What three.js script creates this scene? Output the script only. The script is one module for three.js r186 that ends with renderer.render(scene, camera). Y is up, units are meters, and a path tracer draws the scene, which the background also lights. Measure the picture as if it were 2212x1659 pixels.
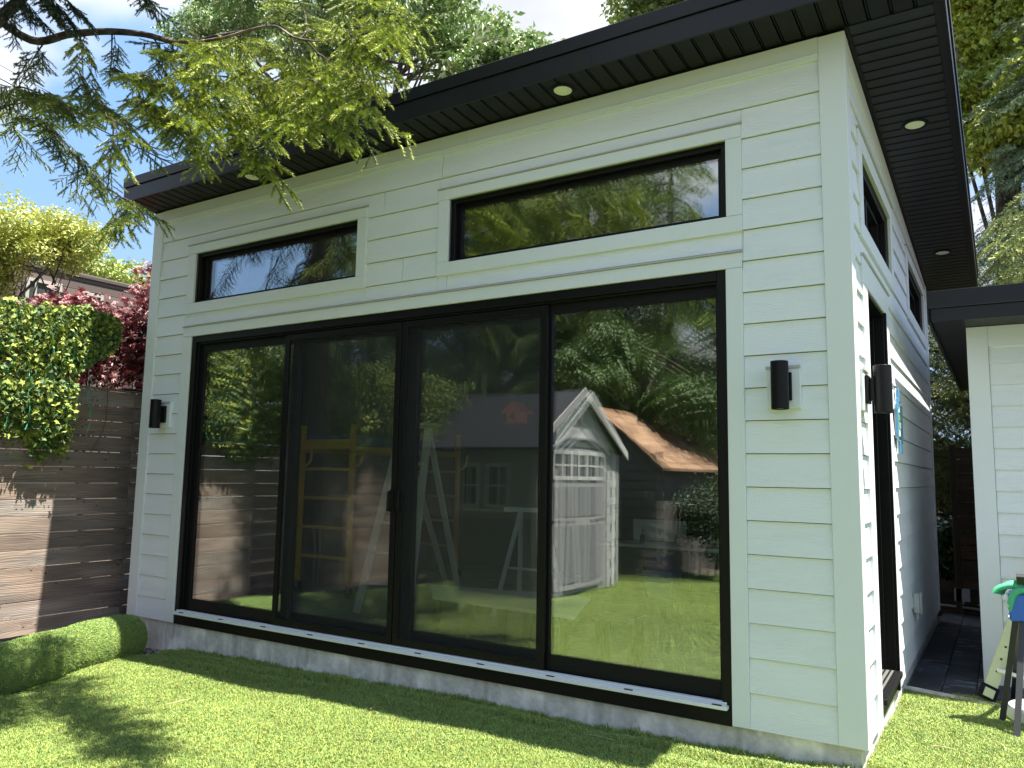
import * as THREE from 'three';
import { mergeGeometries } from 'three/addons/utils/BufferGeometryUtils.js';

// ---------------------------------------------------------------- camera, sky, sun, exposure
const scene = new THREE.Scene();
const camera = new THREE.PerspectiveCamera(52.38, 4 / 3, 0.05, 400);
camera.position.set(0.634, 1.286, 4.277);
camera.rotation.order = 'YXZ';
camera.rotation.set(0.11688, 0.56065, 0.01734);
camera.updateMatrixWorld(true);

const renderer = new THREE.WebGLRenderer({ antialias: true });
renderer.setSize(1024, 768);
renderer.toneMapping = THREE.LinearToneMapping;
renderer.toneMappingExposure = 4.1;
renderer.shadowMap.enabled = true;

const SUN = new THREE.Vector3(1.47, 4.0, -0.2).normalize();
const sun = new THREE.DirectionalLight(new THREE.Color().setRGB(1.0, 0.94, 0.83), 4.4);
sun.position.copy(SUN).multiplyScalar(40);
sun.castShadow = true;
sun.shadow.radius = 1;
sun.shadow.mapSize.set(4096, 4096);
Object.assign(sun.shadow.camera, { left: -16, right: 16, top: 16, bottom: -16, near: 1, far: 90 });
scene.add(sun, sun.target);

// seeded helpers
function rng(seed) { let s = seed | 0; return () => { s = (s + 0x6d2b79f5) | 0; let t = Math.imul(s ^ (s >>> 15), 1 | s); t = (t + Math.imul(t ^ (t >>> 7), 61 | t)) ^ t; return ((t ^ (t >>> 14)) >>> 0) / 4294967296; }; }
const hash = (x, y, s) => { let h = Math.imul(x, 374761393) ^ Math.imul(y, 668265263) ^ Math.imul(s, 2147483647 - 58); h = Math.imul(h ^ (h >>> 13), 1274126177); return ((h ^ (h >>> 16)) >>> 0) / 4294967296; };
function vnoise(x, y, px, py, s) {   // value noise, periodic px, py cells
  const ix = Math.floor(x), iy = Math.floor(y), fx = x - ix, fy = y - iy, u = fx * fx * (3 - 2 * fx), v = fy * fy * (3 - 2 * fy);
  const m = (a, b) => ((a % b) + b) % b, x0 = m(ix, px), x1 = m(ix + 1, px), y0 = m(iy, py), y1 = m(iy + 1, py);
  return (hash(x0, y0, s) * (1 - u) + hash(x1, y0, s) * u) * (1 - v) + (hash(x0, y1, s) * (1 - u) + hash(x1, y1, s) * u) * v;
}
function fbm(x, y, px, py, s, oct = 4) { let a = 0.5, r = 0, t = 0; for (let i = 0; i < oct; i++) { r += a * vnoise(x, y, px, py, s + i); t += a; a *= 0.5; x *= 2; y *= 2; px *= 2; py *= 2; } return r / t; }
const clamp = THREE.MathUtils.clamp, lerp = THREE.MathUtils.lerp, sstep = THREE.MathUtils.smoothstep;

{ // partly cloudy summer sky
  const W = 1536, H = 768, d = new Float32Array(W * H * 4);
  for (let r = 0; r < H; r++) {
    const up = ((r + 0.5) / H - 0.5) * Math.PI, y = Math.sin(up), c = Math.cos(up);
    for (let k = 0; k < W; k++) {
      const a = ((k + 0.5) / W - 0.5) * 2 * Math.PI, x = Math.cos(a) * c, z = Math.sin(a) * c;
      const e = Math.max(0, y), hz = Math.exp(-e * 5);
      let R = lerp(0.075, 0.19, hz), G = lerp(0.148, 0.245, hz), B = lerp(0.285, 0.31, hz);
      const q = 1 / (e + 0.32), n = fbm(x * q * 2.1 + 40.3, z * q * 2.1 + 17.8, 4096, 4096, 11, 6), n2 = fbm(x * q * 6 + 9.3, z * q * 6 + 71.8, 4096, 4096, 31, 4);
      const m = sstep(n + (n2 - 0.5) * 0.22, 0.385, 0.60), thick = sstep(n, 0.5, 0.72);
      const cl = lerp(0.3, 0.235, thick) + (n2 - 0.5) * 0.14;
      R = lerp(R, cl * 0.99, m * 0.92); G = lerp(G, cl * 1.0, m * 0.92); B = lerp(B, cl * 1.03, m * 0.92);
      if (y < 0) { const t = Math.min(1, -y * 12); R = lerp(R, 0.10, t); G = lerp(G, 0.13, t); B = lerp(B, 0.07, t); }
      const i = (r * W + k) * 4; d[i] = R; d[i + 1] = G; d[i + 2] = B; d[i + 3] = 1;
    }
  }
  const t = new THREE.DataTexture(d, W, H, THREE.RGBAFormat, THREE.FloatType);
  t.mapping = THREE.EquirectangularReflectionMapping; t.magFilter = t.minFilter = THREE.LinearFilter; t.needsUpdate = true;
  scene.background = t; scene.environment = t;
}

// ---------------------------------------------------------------- naming and grouping
const counts = {};
function numbered(n) { const k = counts[n] = (counts[n] ?? -1) + 1; return k ? n + '_' + String(k).padStart(3, '0') : n; }
function sh(m) { m.castShadow = m.receiveShadow = true; return m; }
function tag(o, label, category, group) { o.userData.label = label; o.userData.category = category; if (group) o.userData.group = group; return o; }
function thing(name, label, category, group, pos) { const g = new THREE.Group(); g.name = numbered(name); tag(g, label, category, group); if (pos) g.position.set(...pos); scene.add(g); return g; }
function part(parent, name, geo, mat) { const m = sh(new THREE.Mesh(Array.isArray(geo) ? mergeGeometries(geo) : geo, mat)); m.name = name; parent.add(m); return m; }
function structure(name, geo, mat) { const m = sh(new THREE.Mesh(geo, mat)); m.name = numbered(name); m.userData.kind = 'structure'; scene.add(m); return m; }
function solo(name, geo, mat, label, category, group) { const m = sh(new THREE.Mesh(Array.isArray(geo) ? mergeGeometries(geo) : geo, mat)); m.name = numbered(name); tag(m, label, category, group); scene.add(m); return m; }
function instanced(parent, name, geo, mat, mats, cols) {
  const m = sh(new THREE.InstancedMesh(geo, mat, mats.length)); m.name = name; m.userData.kind = 'stuff';
  for (let i = 0; i < mats.length; i++) { m.setMatrixAt(i, mats[i]); if (cols) m.setColorAt(i, cols[i]); }
  parent.add(m); return m;
}

// a photograph pixel (2212 x 1659 scale) to the point where its ray meets the plane axis = value
const V = (x, y, z) => new THREE.Vector3(x, y, z);
const _f = 1686.6;
function at(px, py, axis, val) {
  const d = V((px - 1106) / _f, -(py - 829.5) / _f, -1).applyQuaternion(camera.quaternion), c = camera.position;
  const t = (val - c[axis]) / d[axis]; return c.clone().addScaledVector(d, t);
}

// ---------------------------------------------------------------- geometry helpers (uv in metres)
function polys(list, centre, opt = {}) {
  const P = [], N = [], U = [], a = V(), b = V(), n = V(), o = V(), ou = opt.ou ?? 0, ov = opt.ov ?? 0;
  for (let poly of list) {
    n.set(0, 0, 0); o.set(0, 0, 0);
    for (let i = 0; i < poly.length; i++) { const p = poly[i], q = poly[(i + 1) % poly.length]; n.x += (p.y - q.y) * (p.z + q.z); n.y += (p.z - q.z) * (p.x + q.x); n.z += (p.x - q.x) * (p.y + q.y); o.add(p); }
    if (n.lengthSq() < 1e-18) continue; n.normalize(); o.divideScalar(poly.length).sub(centre);
    if (o.dot(n) < 0) { poly = poly.slice().reverse(); n.negate(); }
    const ax = Math.abs(n.x) > Math.abs(n.y) && Math.abs(n.x) >= Math.abs(n.z) ? 0 : Math.abs(n.y) > Math.abs(n.z) ? 1 : 2;
    for (let i = 1; i + 1 < poly.length; i++) for (const p of [poly[0], poly[i], poly[i + 1]]) {
      P.push(p.x, p.y, p.z); N.push(n.x, n.y, n.z);
      let u = ax === 0 ? p.z : p.x, v = ax === 1 ? p.z : p.y; if (opt.vert) [u, v] = [v, u]; U.push(u + ou, v + ov);
    }
  }
  const g = new THREE.BufferGeometry();
  g.setAttribute('position', new THREE.Float32BufferAttribute(P, 3)); g.setAttribute('normal', new THREE.Float32BufferAttribute(N, 3)); g.setAttribute('uv', new THREE.Float32BufferAttribute(U, 2));
  return g;
}
// chamfered box
function cbox(x0, x1, y0, y1, z0, z1, c = 0.003, opt) {
  const C = V((x0 + x1) / 2, (y0 + y1) / 2, (z0 + z1) / 2), h = [(x1 - x0) / 2, (y1 - y0) / 2, (z1 - z0) / 2];
  c = Math.min(c, h[0] * 0.8, h[1] * 0.8, h[2] * 0.8);
  const v = (s, k) => V(C.x + s[0] * (h[0] - (k === 0 ? 0 : c)), C.y + s[1] * (h[1] - (k === 1 ? 0 : c)), C.z + s[2] * (h[2] - (k === 2 ? 0 : c)));
  const L = [], S = [-1, 1];
  for (let k = 0; k < 3; k++) { const a = (k + 1) % 3, b = (k + 2) % 3; for (const s of S) L.push([[-1, -1], [1, -1], [1, 1], [-1, 1]].map(([p, q]) => { const t = []; t[k] = s; t[a] = p; t[b] = q; return v(t, k); })); }
  if (c > 0) {
    for (let k = 0; k < 3; k++) { const a = (k + 1) % 3, b = (k + 2) % 3; for (const p of S) for (const q of S) { const t0 = [], t1 = []; t0[k] = -1; t1[k] = 1; t0[a] = t1[a] = p; t0[b] = t1[b] = q; L.push([v(t0, a), v(t1, a), v(t1, b), v(t0, b)]); } }
    for (const a of S) for (const b of S) for (const d of S) L.push([v([a, b, d], 0), v([a, b, d], 1), v([a, b, d], 2)]);
  }
  return polys(L, C, opt);
}
// hexahedron from bottom 4 and top 4 points
function hexa(b, t, opt) {
  const C = V(0, 0, 0); for (const p of [...b, ...t]) C.addScaledVector(p, 1 / 8);
  return polys([b, t, [b[0], b[1], t[1], t[0]], [b[1], b[2], t[2], t[1]], [b[2], b[3], t[3], t[2]], [b[3], b[0], t[0], t[3]]], C, opt);
}
// tapered tube along points, radii per point
function tube(pts, rad, seg = 8, cap = true) {
  const n = pts.length, P = [], N = [], U = [], I = [], t = V(), up = V(0, 1, 0), a = V(), b = V(); let len = 0, prev = null;
  for (let i = 0; i < n; i++) {
    t.copy(pts[Math.min(n - 1, i + 1)]).sub(pts[Math.max(0, i - 1)]).normalize();
    if (!prev) { a.crossVectors(t, Math.abs(t.y) > 0.9 ? V(1, 0, 0) : up).normalize(); } else { a.copy(prev).addScaledVector(t, -prev.dot(t)).normalize(); }
    prev = a.clone(); b.crossVectors(t, a);
    if (i) len += pts[i].distanceTo(pts[i - 1]);
    const r = Array.isArray(rad) ? rad[i] : rad;
    for (let k = 0; k <= seg; k++) { const w = k / seg * 2 * Math.PI, c = Math.cos(w), s = Math.sin(w), nx = a.x * c + b.x * s, ny = a.y * c + b.y * s, nz = a.z * c + b.z * s; P.push(pts[i].x + nx * r, pts[i].y + ny * r, pts[i].z + nz * r); N.push(nx, ny, nz); U.push(k / seg * 6.28 * Math.max(r, 0.02), len); }
  }
  const w = seg + 1;
  for (let i = 0; i + 1 < n; i++) for (let k = 0; k < seg; k++) I.push(i * w + k, i * w + k + 1, (i + 1) * w + k, i * w + k + 1, (i + 1) * w + k + 1, (i + 1) * w + k);
  if (cap) for (const e of [0, n - 1]) { const c = P.length / 3; t.copy(pts[e]).sub(pts[e ? e - 1 : 1]).normalize(); P.push(pts[e].x, pts[e].y, pts[e].z); N.push(t.x, t.y, t.z); U.push(0, 0); for (let k = 0; k <= seg; k++) { const j = (e * w + k) * 3; P.push(P[j], P[j + 1], P[j + 2]); N.push(t.x, t.y, t.z); U.push(0, 0); } for (let k = 0; k < seg; k++) e ? I.push(c, c + 1 + k, c + 2 + k) : I.push(c, c + 2 + k, c + 1 + k); }
  const g = new THREE.BufferGeometry();
  g.setAttribute('position', new THREE.Float32BufferAttribute(P, 3)); g.setAttribute('normal', new THREE.Float32BufferAttribute(N, 3)); g.setAttribute('uv', new THREE.Float32BufferAttribute(U, 2)); g.setIndex(I);
  return g.toNonIndexed();
}
const curve = (pts, n) => new THREE.CatmullRomCurve3(pts).getPoints(n);
const bar = (a, b, r, seg = 8) => tube([a, b], r, seg);
// square bar between two points
function sbar(a, b, w, d, up = V(0, 0, 1)) {
  const t = b.clone().sub(a).normalize(), s = V().crossVectors(t, up).normalize().multiplyScalar(w / 2), q = V().crossVectors(s, t).normalize().multiplyScalar(d / 2);
  const ring = (p) => [p.clone().add(s).add(q), p.clone().sub(s).add(q), p.clone().sub(s).sub(q), p.clone().add(s).sub(q)];
  return hexa(ring(a), ring(b));
}
// subtract rectangles from a rectangle [x0,x1,y0,y1]
function subtract(rect, cuts) {
  let out = [rect];
  for (const c of cuts) {
    const nx = [];
    for (const r of out) {
      if (c[1] <= r[0] || c[0] >= r[1] || c[3] <= r[2] || c[2] >= r[3]) { nx.push(r); continue; }
      if (c[0] > r[0]) nx.push([r[0], c[0], r[2], r[3]]);
      if (c[1] < r[1]) nx.push([c[1], r[1], r[2], r[3]]);
      const a = Math.max(r[0], c[0]), b = Math.min(r[1], c[1]);
      if (c[2] > r[2]) nx.push([a, b, r[2], c[2]]);
      if (c[3] < r[3]) nx.push([a, b, c[3], r[3]]);
    }
    out = nx;
  }
  return out.filter((r) => r[1] - r[0] > 0.004 && r[3] - r[2] > 0.004);
}

// ---------------------------------------------------------------- textures
function tex(W, H, mx, my, f, srgb, ch = 4) {
  const d = new Uint8Array(W * H * 4);
  for (let y = 0; y < H; y++) for (let x = 0; x < W; x++) { const c = f(x / W, y / H, x, y), i = (y * W + x) * 4; if (c.length) { d[i] = clamp(c[0], 0, 1) * 255; d[i + 1] = clamp(c[1], 0, 1) * 255; d[i + 2] = clamp(c[2], 0, 1) * 255; } else d[i] = d[i + 1] = d[i + 2] = clamp(c, 0, 1) * 255; d[i + 3] = 255; }
  const t = new THREE.DataTexture(d, W, H, THREE.RGBAFormat); t.wrapS = t.wrapT = THREE.RepeatWrapping; t.magFilter = THREE.LinearFilter; t.minFilter = THREE.LinearMipmapLinearFilter; t.generateMipmaps = true;
  t.repeat.set(1 / mx, 1 / my); if (srgb) t.colorSpace = THREE.SRGBColorSpace; t.needsUpdate = true; return t;
}
// embossed cedar grain on fibre cement: long wavy horizontal lines
const T_grain = tex(1024, 512, 2.4, 0.6, (u, v) => {
  const w = fbm(u * 6, v * 5, 6, 5, 3, 3) * 0.20, w2 = fbm(u * 20, v * 6, 20, 6, 8, 2) * 0.04, l = (v + w + w2) * 62;
  const s = 0.5 + 0.5 * Math.sin(l * 6.283), a = sstep(fbm(u * 9, v * 14, 9, 14, 17, 3), 0.3, 0.65);
  return 0.5 + (s - 0.5) * (0.3 + 0.7 * a) * 0.7 + (fbm(u * 24, v * 180, 24, 180, 5, 2) - 0.5) * 0.5;
});
// weathered brown-grey cedar boards
const T_wood = tex(1024, 512, 2.6, 0.65, (u, v) => {
  const w = fbm(u * 4, v * 5, 4, 5, 23, 3) * 0.16; let kn = 0, dk = 0;
  for (let k = 0; k < 26; k++) { const kx = hash(k, 1, 77), ky = hash(k, 2, 77); let dx = Math.abs(u - kx), dy = Math.abs(v - ky); dx = Math.min(dx, 1 - dx) * 2.6; dy = Math.min(dy, 1 - dy) * 0.65; const d = Math.sqrt(dx * dx * 0.25 + dy * dy); kn += 0.035 * Math.exp(-d * d / 0.0006) ; if (hash(k, 3, 77) > 0.35) dk = Math.max(dk, Math.exp(-(dx * dx * 0.6 + dy * dy) / 0.00004)); }
  const s = 0.5 + 0.5 * Math.sin((v + w + kn * 1.6) * 48 * 6.283), f = fbm(u * 16, v * 260, 16, 260, 41, 3), p = fbm(u * 5, v * 7, 5, 7, 61, 4), g = fbm(u * 3, v * 4, 3, 4, 91, 3);
  let t = 0.90 + (s - 0.5) * 0.16 + (f - 0.5) * 0.26 + (p - 0.5) * 0.5; t *= 1 - dk * 0.65;
  const gr = sstep(g, 0.35, 0.7);
  return [t * lerp(0.625, 0.59, gr), t * lerp(0.565, 0.565, gr), t * lerp(0.52, 0.54, gr)];
}, true);
const T_woodbump = tex(1024, 512, 2.6, 0.65, (u, v) => { const w = fbm(u * 4, v * 5, 4, 5, 23, 3) * 0.16; return 0.5 + 0.3 * Math.sin((v + w) * 48 * 6.283) * 0.5 + (fbm(u * 16, v * 260, 16, 260, 41, 3) - 0.5) * 0.9; });
const T_concrete = tex(512, 512, 1.6, 1.6, (u, v) => {
  const a = fbm(u * 5, v * 5, 5, 5, 13, 5), b = fbm(u * 60, v * 60, 60, 60, 29, 3), drip = fbm(u * 26, v * 3, 26, 3, 57, 3), e = sstep(fbm(u * 7, v * 4, 7, 4, 71, 4), 0.52, 0.68);
  const t = 0.80 + (a - 0.5) * 0.30 + (b - 0.5) * 0.12 + (drip - 0.5) * 0.22 + e * 0.16; return [t, t * 0.985, t * 0.945];
}, true);
const T_conbump = tex(512, 512, 1.6, 1.6, (u, v) => { const b = fbm(u * 60, v * 60, 60, 60, 29, 4); return b * 0.8 + (hash(Math.floor(u * 130), Math.floor(v * 130), 5) > 0.988 ? -0.5 : 0.1); });
const T_speck = tex(512, 512, 3.2, 3.2, (u, v) => { const a = fbm(u * 6, v * 6, 6, 6, 9, 4), b = fbm(u * 70, v * 70, 70, 70, 4, 2); return 0.78 + (a - 0.5) * 0.30 + (b - 0.5) * 0.25; }, true);
const T_bark = tex(512, 512, 0.9, 0.9, (u, v) => { const a = fbm(u * 14, v * 7, 14, 7, 6, 4), b = Math.abs(fbm(u * 22, v * 9, 22, 9, 16, 3) - 0.5) * 2; const t = 0.16 + a * 0.4 + b * 0.35; return [t * 1.0, t * 0.86, t * 0.74]; }, true);
const T_barkb = tex(512, 512, 0.9, 0.9, (u, v) => fbm(u * 14, v * 7, 14, 7, 6, 4) * 0.5 + Math.abs(fbm(u * 22, v * 9, 22, 9, 16, 3) - 0.5));
const T_slate = tex(512, 512, 1.4, 1.4, (u, v) => { const a = fbm(u * 5, v * 5, 5, 5, 19, 5), w = sstep(fbm(u * 16, v * 40, 16, 40, 33, 4), 0.60, 0.72) * sstep(a, 0.42, 0.6); const t = 0.27 + (a - 0.5) * 0.2; return [lerp(t, 0.66, w * 0.7), lerp(t * 1.02, 0.66, w * 0.7), lerp(t * 1.12, 0.66, w * 0.7)]; }, true);
const T_soil = tex(512, 512, 1.2, 1.2, (u, v) => { const a = fbm(u * 8, v * 8, 8, 8, 3, 5), b = fbm(u * 90, v * 90, 90, 90, 7, 2); const t = 0.18 + a * 0.26 + (b - 0.5) * 0.35; return [t * 1.05, t * 0.92, t * 0.76]; }, true);
const T_turf = tex(512, 512, 0.8, 0.8, (u, v) => { const b = fbm(u * 110, v * 110, 110, 110, 7, 2), a = fbm(u * 9, v * 9, 9, 9, 8, 3); const t = 0.55 + (b - 0.5) * 0.9 + (a - 0.5) * 0.2; return [t * 0.62, t * 0.78, t * 0.28]; }, true);

const lin = (r, g, b) => new THREE.Color().setRGB(r, g, b);
const std = (c, rough, o = {}) => new THREE.MeshStandardMaterial({ color: Array.isArray(c) ? lin(...c) : c, roughness: rough, side: THREE.DoubleSide, ...o });
const phys = (c, rough, o = {}) => new THREE.MeshPhysicalMaterial({ color: Array.isArray(c) ? lin(...c) : c, roughness: rough, side: THREE.DoubleSide, ...o });
const M = {
  siding: std([0.725, 0.76, 0.785], 0.55, { bumpMap: T_grain, bumpScale: 0.0015 }),
  siding2: std([0.74, 0.77, 0.795], 0.55, { bumpMap: T_grain, bumpScale: 0.0015 }),
  trim: std([0.69, 0.725, 0.74], 0.5),
  flash: std([0.42, 0.42, 0.38], 0.5),
  black: phys([0.005, 0.005, 0.0055], 0.42, { specularIntensity: 0.4 }),
  black2: phys([0.006, 0.006, 0.0065], 0.5, { specularIntensity: 0.4 }),
  fascia: phys([0.007, 0.007, 0.009], 0.3, { specularIntensity: 0.6 }),
  soffit: phys([0.006, 0.006, 0.0075], 0.45, { specularIntensity: 0.5 }),
  alu: std([0.74, 0.75, 0.73], 0.4),
  steel: std([0.6, 0.6, 0.58], 0.3, { metalness: 0.9 }),
  concrete: std([1, 1, 1], 0.9, { map: T_concrete, bumpMap: T_conbump, bumpScale: 0.004 }),
  lens: std([0.86, 0.85, 0.72], 0.5),
  glass: new THREE.MeshPhysicalMaterial({ color: lin(0.97, 1, 0.985), roughness: 0, transmission: 1, thickness: 0, ior: 2.333, side: THREE.DoubleSide }),
  clearglass: new THREE.MeshPhysicalMaterial({ color: 0xffffff, roughness: 0.02, transmission: 1, thickness: 0, ior: 1.5, side: THREE.DoubleSide }),
  screen: std([0.02, 0.021, 0.022], 0.8, { transparent: true, opacity: 0.4 }),
  fence: [0, 1, 2, 3].map((k) => std([[0.86, 0.82, 0.8], [0.76, 0.71, 0.68], [0.95, 0.92, 0.9], [0.8, 0.75, 0.71]][k], 0.85, { map: T_wood, bumpMap: T_woodbump, bumpScale: 0.002 })),
  darkfence: [0, 1].map((k) => std([[0.28, 0.22, 0.18], [0.2, 0.16, 0.13]][k], 0.9, { map: T_wood, bumpMap: T_woodbump, bumpScale: 0.002 })),
  bark: std([0.34, 0.36, 0.38], 0.95, { map: T_bark, bumpMap: T_barkb, bumpScale: 0.02 }),
  greybark: std([0.72, 0.8, 0.88], 0.95, { map: T_bark, bumpMap: T_barkb, bumpScale: 0.01 }),
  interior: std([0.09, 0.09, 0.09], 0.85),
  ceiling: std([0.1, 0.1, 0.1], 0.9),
  floor: std([0.6, 0.6, 0.59], 0.6, { map: T_speck }),
};

// ---------------------------------------------------------------- ground
const nz = (x, z) => fbm(x + 200, z + 200, 4096, 4096, 5, 3) - 0.5;
function lawnY(x, z) {
  const xx = clamp(x, -6.6, 1.5);
  let h = -0.165 + 0.016 * (xx + 3) - 0.03 * clamp(z - 0.5, 0, 5);
  if (x > 0) h = Math.max(h, -0.115 - 0.012 * clamp(z, 0, 4));
  return h;
}
function turfY(x, z) {   // laid turf: waves along the foundation
  let h = lawnY(x, z) + nz(x * 1.3, z * 1.3) * 0.05;
  if (x < 0.1 && z > -0.05) { const n = fbm(x * 2.1 + 50, 3.3, 4096, 4096, 15, 3); h += 0.045 * n * Math.exp(-(((z - 0.19 - 0.16 * nz(x * 1.2, 9)) / 0.055) ** 2)) + 0.03 * fbm(x * 1.7 + 20, 8.1, 4096, 4096, 25, 2) * Math.exp(-(((z - 0.36 - 0.2 * nz(x * 0.9, 4)) / 0.05) ** 2)) + (0.03 * fbm(x * 3.3 + 80, 1.5, 4096, 4096, 19, 2) - 0.03) * Math.exp(-((z / 0.1) ** 2)); }
  return h;
}
const inTurf = (x, z) => {
  if (x > -6.05 && x < 0.0 && z < 0.0 + 0.02 * nz(x * 4, 2)) return false;
  if (z < -1.86 + 0.05 * nz(x * 6, 1) - 0.1 * clamp(x - 0.1, -1, 0)) return false;
  const e = -5.36 - 0.25 * clamp(z - 0.36, 0, 0.5) + 0.1 * nz(z * 3, 4);
  if (z < 0.36 + 0.3 * clamp(-5.2 - x, 0, 1) && x < -5.2 + 0.5 * z) return x > e + 0.1 && z > 0.05;
  if (x < -5.6) return z > 2.9;
  return x < 6 && z < 9;
};
{
  const n = 90, g = new THREE.PlaneGeometry(240, 240, n, n); g.rotateX(-Math.PI / 2);
  const p = g.attributes.position, uv = g.attributes.uv;
  for (let i = 0; i < p.count; i++) { // finer cells near the middle
    const w = (t) => Math.sign(t) * (Math.abs(t) / 120) ** 2.2 * 120; const x = w(p.getX(i)), z = w(p.getZ(i)); p.setXYZ(i, x, lawnY(x, z) - 0.05, z); uv.setXY(i, x, z);
  }
  g.computeVertexNormals(); structure('ground', g, std([0.9, 0.9, 0.9], 0.95, { map: T_soil }));
}
{
  const P = [], U = [], s = 0.06, push = (x, z) => { P.push(x, turfY(x, z), z); U.push(x, z); };
  for (let x = -6.48; x < 6; x += s) for (let z = -1.95; z < 9; z += s) { if (!inTurf(x + s / 2, z + s / 2)) continue; push(x, z); push(x, z + s); push(x + s, z); push(x + s, z); push(x, z + s); push(x + s, z + s); }
  const g = new THREE.BufferGeometry(); g.setAttribute('position', new THREE.Float32BufferAttribute(P, 3)); g.setAttribute('uv', new THREE.Float32BufferAttribute(U, 2)); g.computeVertexNormals();
  structure('lawn', g, std([0.55, 0.6, 0.5], 0.95, { map: T_turf }));
}
function tuftGeo(seed, n, h, w, spread) {
  const r = rng(seed), P = [], C = [];
  for (let i = 0; i < n; i++) {
    const a = r() * 6.283, d = Math.sqrt(r()) * spread, bx = Math.cos(a) * d, bz = Math.sin(a) * d, la = r() * 6.283, ln = (0.25 + r() * 0.75), hh = h * (0.65 + r() * 0.5), fa = r() * 6.283, fx = Math.cos(fa) * w / 2, fz = Math.sin(fa) * w / 2;
    const mx = bx + Math.cos(la) * ln * h * 0.28, mz = bz + Math.sin(la) * ln * h * 0.28, tx = bx + Math.cos(la) * ln * h * 0.95, tz = bz + Math.sin(la) * ln * h * 0.95, my = hh * 0.62, ty = hh * (1 - 0.25 * ln);
    const A = [bx - fx, 0, bz - fz], B = [bx + fx, 0, bz + fz], Cc = [mx - fx, my, mz - fz], D = [mx + fx, my, mz + fz], T = [tx, ty, tz];
    for (const q of [A, B, D, A, D, Cc, Cc, D, T]) P.push(...q);
    const k = r(), c = k < 0.18 ? [1.5, 1.25, 0.9] : k < 0.6 ? [1.15, 1.1, 0.8] : [0.72, 0.85, 0.75];
    for (let j = 0; j < 9; j++) C.push(...c);
  }
  const g = new THREE.BufferGeometry(); g.setAttribute('position', new THREE.Float32BufferAttribute(P, 3)); g.setAttribute('color', new THREE.Float32BufferAttribute(C, 3)); g.computeVertexNormals(); return g;
}
const turfMat = phys([0.315, 0.41, 0.13], 0.6, { vertexColors: true, transmission: 0.3, thickness: 0 });
const tufts = [tuftGeo(1, 15, 0.022, 0.0028, 0.016), tuftGeo(2, 15, 0.024, 0.0028, 0.016), tuftGeo(3, 15, 0.02, 0.003, 0.016)];
{
  const r = rng(44), lists = [[], [], []], cols = [[], [], []], m = new THREE.Matrix4(), q = new THREE.Quaternion(), e = new THREE.Euler(), s = V();
  const add = (x, z, k) => { if (!inTurf(x, z)) return; const i = Math.floor(r() * 3); e.set((r() - 0.5) * 0.3, r() * 6.28, (r() - 0.5) * 0.3); q.setFromEuler(e); s.setScalar(k * (0.8 + r() * 0.4)); lists[i].push(new THREE.Matrix4().compose(V(x, turfY(x, z) - 0.002, z), q, s)); const t = 0.75 + r() * 0.5 + nz(x * 5, z * 5) * 0.15; cols[i].push(lin(t * (0.92 + r() * 0.2), t, t * 0.95)); };
  const fill = (x0, x1, z0, z1, d, k) => { for (let x = x0; x < x1; x += d) for (let z = z0; z < z1; z += d) add(x + (r() - 0.5) * d * 1.4, z + (r() - 0.5) * d * 1.4, k); };
  fill(-5.7, 0.35, 0, 1.0, 0.0165, 1); fill(-5.0, 0.2, 1.0, 2.3, 0.017, 1); fill(0, 1.6, -1.95, 0.1, 0.0165, 1); fill(0.2, 2.2, 0, 2.3, 0.04, 1.4);
  fill(-6.4, 1.5, 2.3, 7.6, 0.036, 1.5);
  for (let i = 0; i < 700; i++) add(-5.4 + r() * 5.5, 0.012 + r() * r() * 0.06, 1.2 + r() * 0.9);
  const g = new THREE.Group(); g.name = 'artificial_turf'; g.userData = { label: 'bright green artificial turf pile covering the yard floor', category: 'turf', kind: 'stuff' }; scene.add(g);
  for (let i = 0; i < 3; i++) instanced(g, 'turf_pile', tufts[i], turfMat, lists[i], cols[i]);
}
{ // leaf litter and pebbles on the bare strip beside the foundation
  const r = rng(8), ms = [], cs = [], g = new THREE.IcosahedronGeometry(0.012, 0);
  for (let i = 0; i < 900; i++) { const x = -6.4 + r() * 1.25, z = -0.02 + r() * 0.6; if (inTurf(x, z) || x > -6.03 && z < 0.01) continue; ms.push(new THREE.Matrix4().compose(V(x, lawnY(x, z) - 0.045, z), new THREE.Quaternion().setFromEuler(new THREE.Euler(r() * 6, r() * 6, r() * 6)), V(0.4 + r(), 0.3 + r() * 0.5, 0.4 + r()))); const t = 0.12 + r() * 0.35; cs.push(lin(t, t * 0.95, t * 0.88)); }
  const s = instanced(scene, 'gravel', g, std([1, 1, 1], 0.9), ms, cs); tag(s, 'small grey pebbles on the bare soil beside the foundation', 'gravel');
}

// ---------------------------------------------------------------- garden studio
const PITCH = 0.178, W0 = -6.03, D0 = -5.0, SL = 0.063, yTop = (z) => 3.69 + SL * z;
const studio = thing('garden_studio', 'white lap-sided garden studio with black sloped roof and wide sliding glass door', 'building');
const R = rng(5);
part(studio, 'foundation', [cbox(W0 + 0.008, -0.008, -0.5, 0, D0 + 0.01, -0.01, 0.006)], M.concrete);
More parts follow.
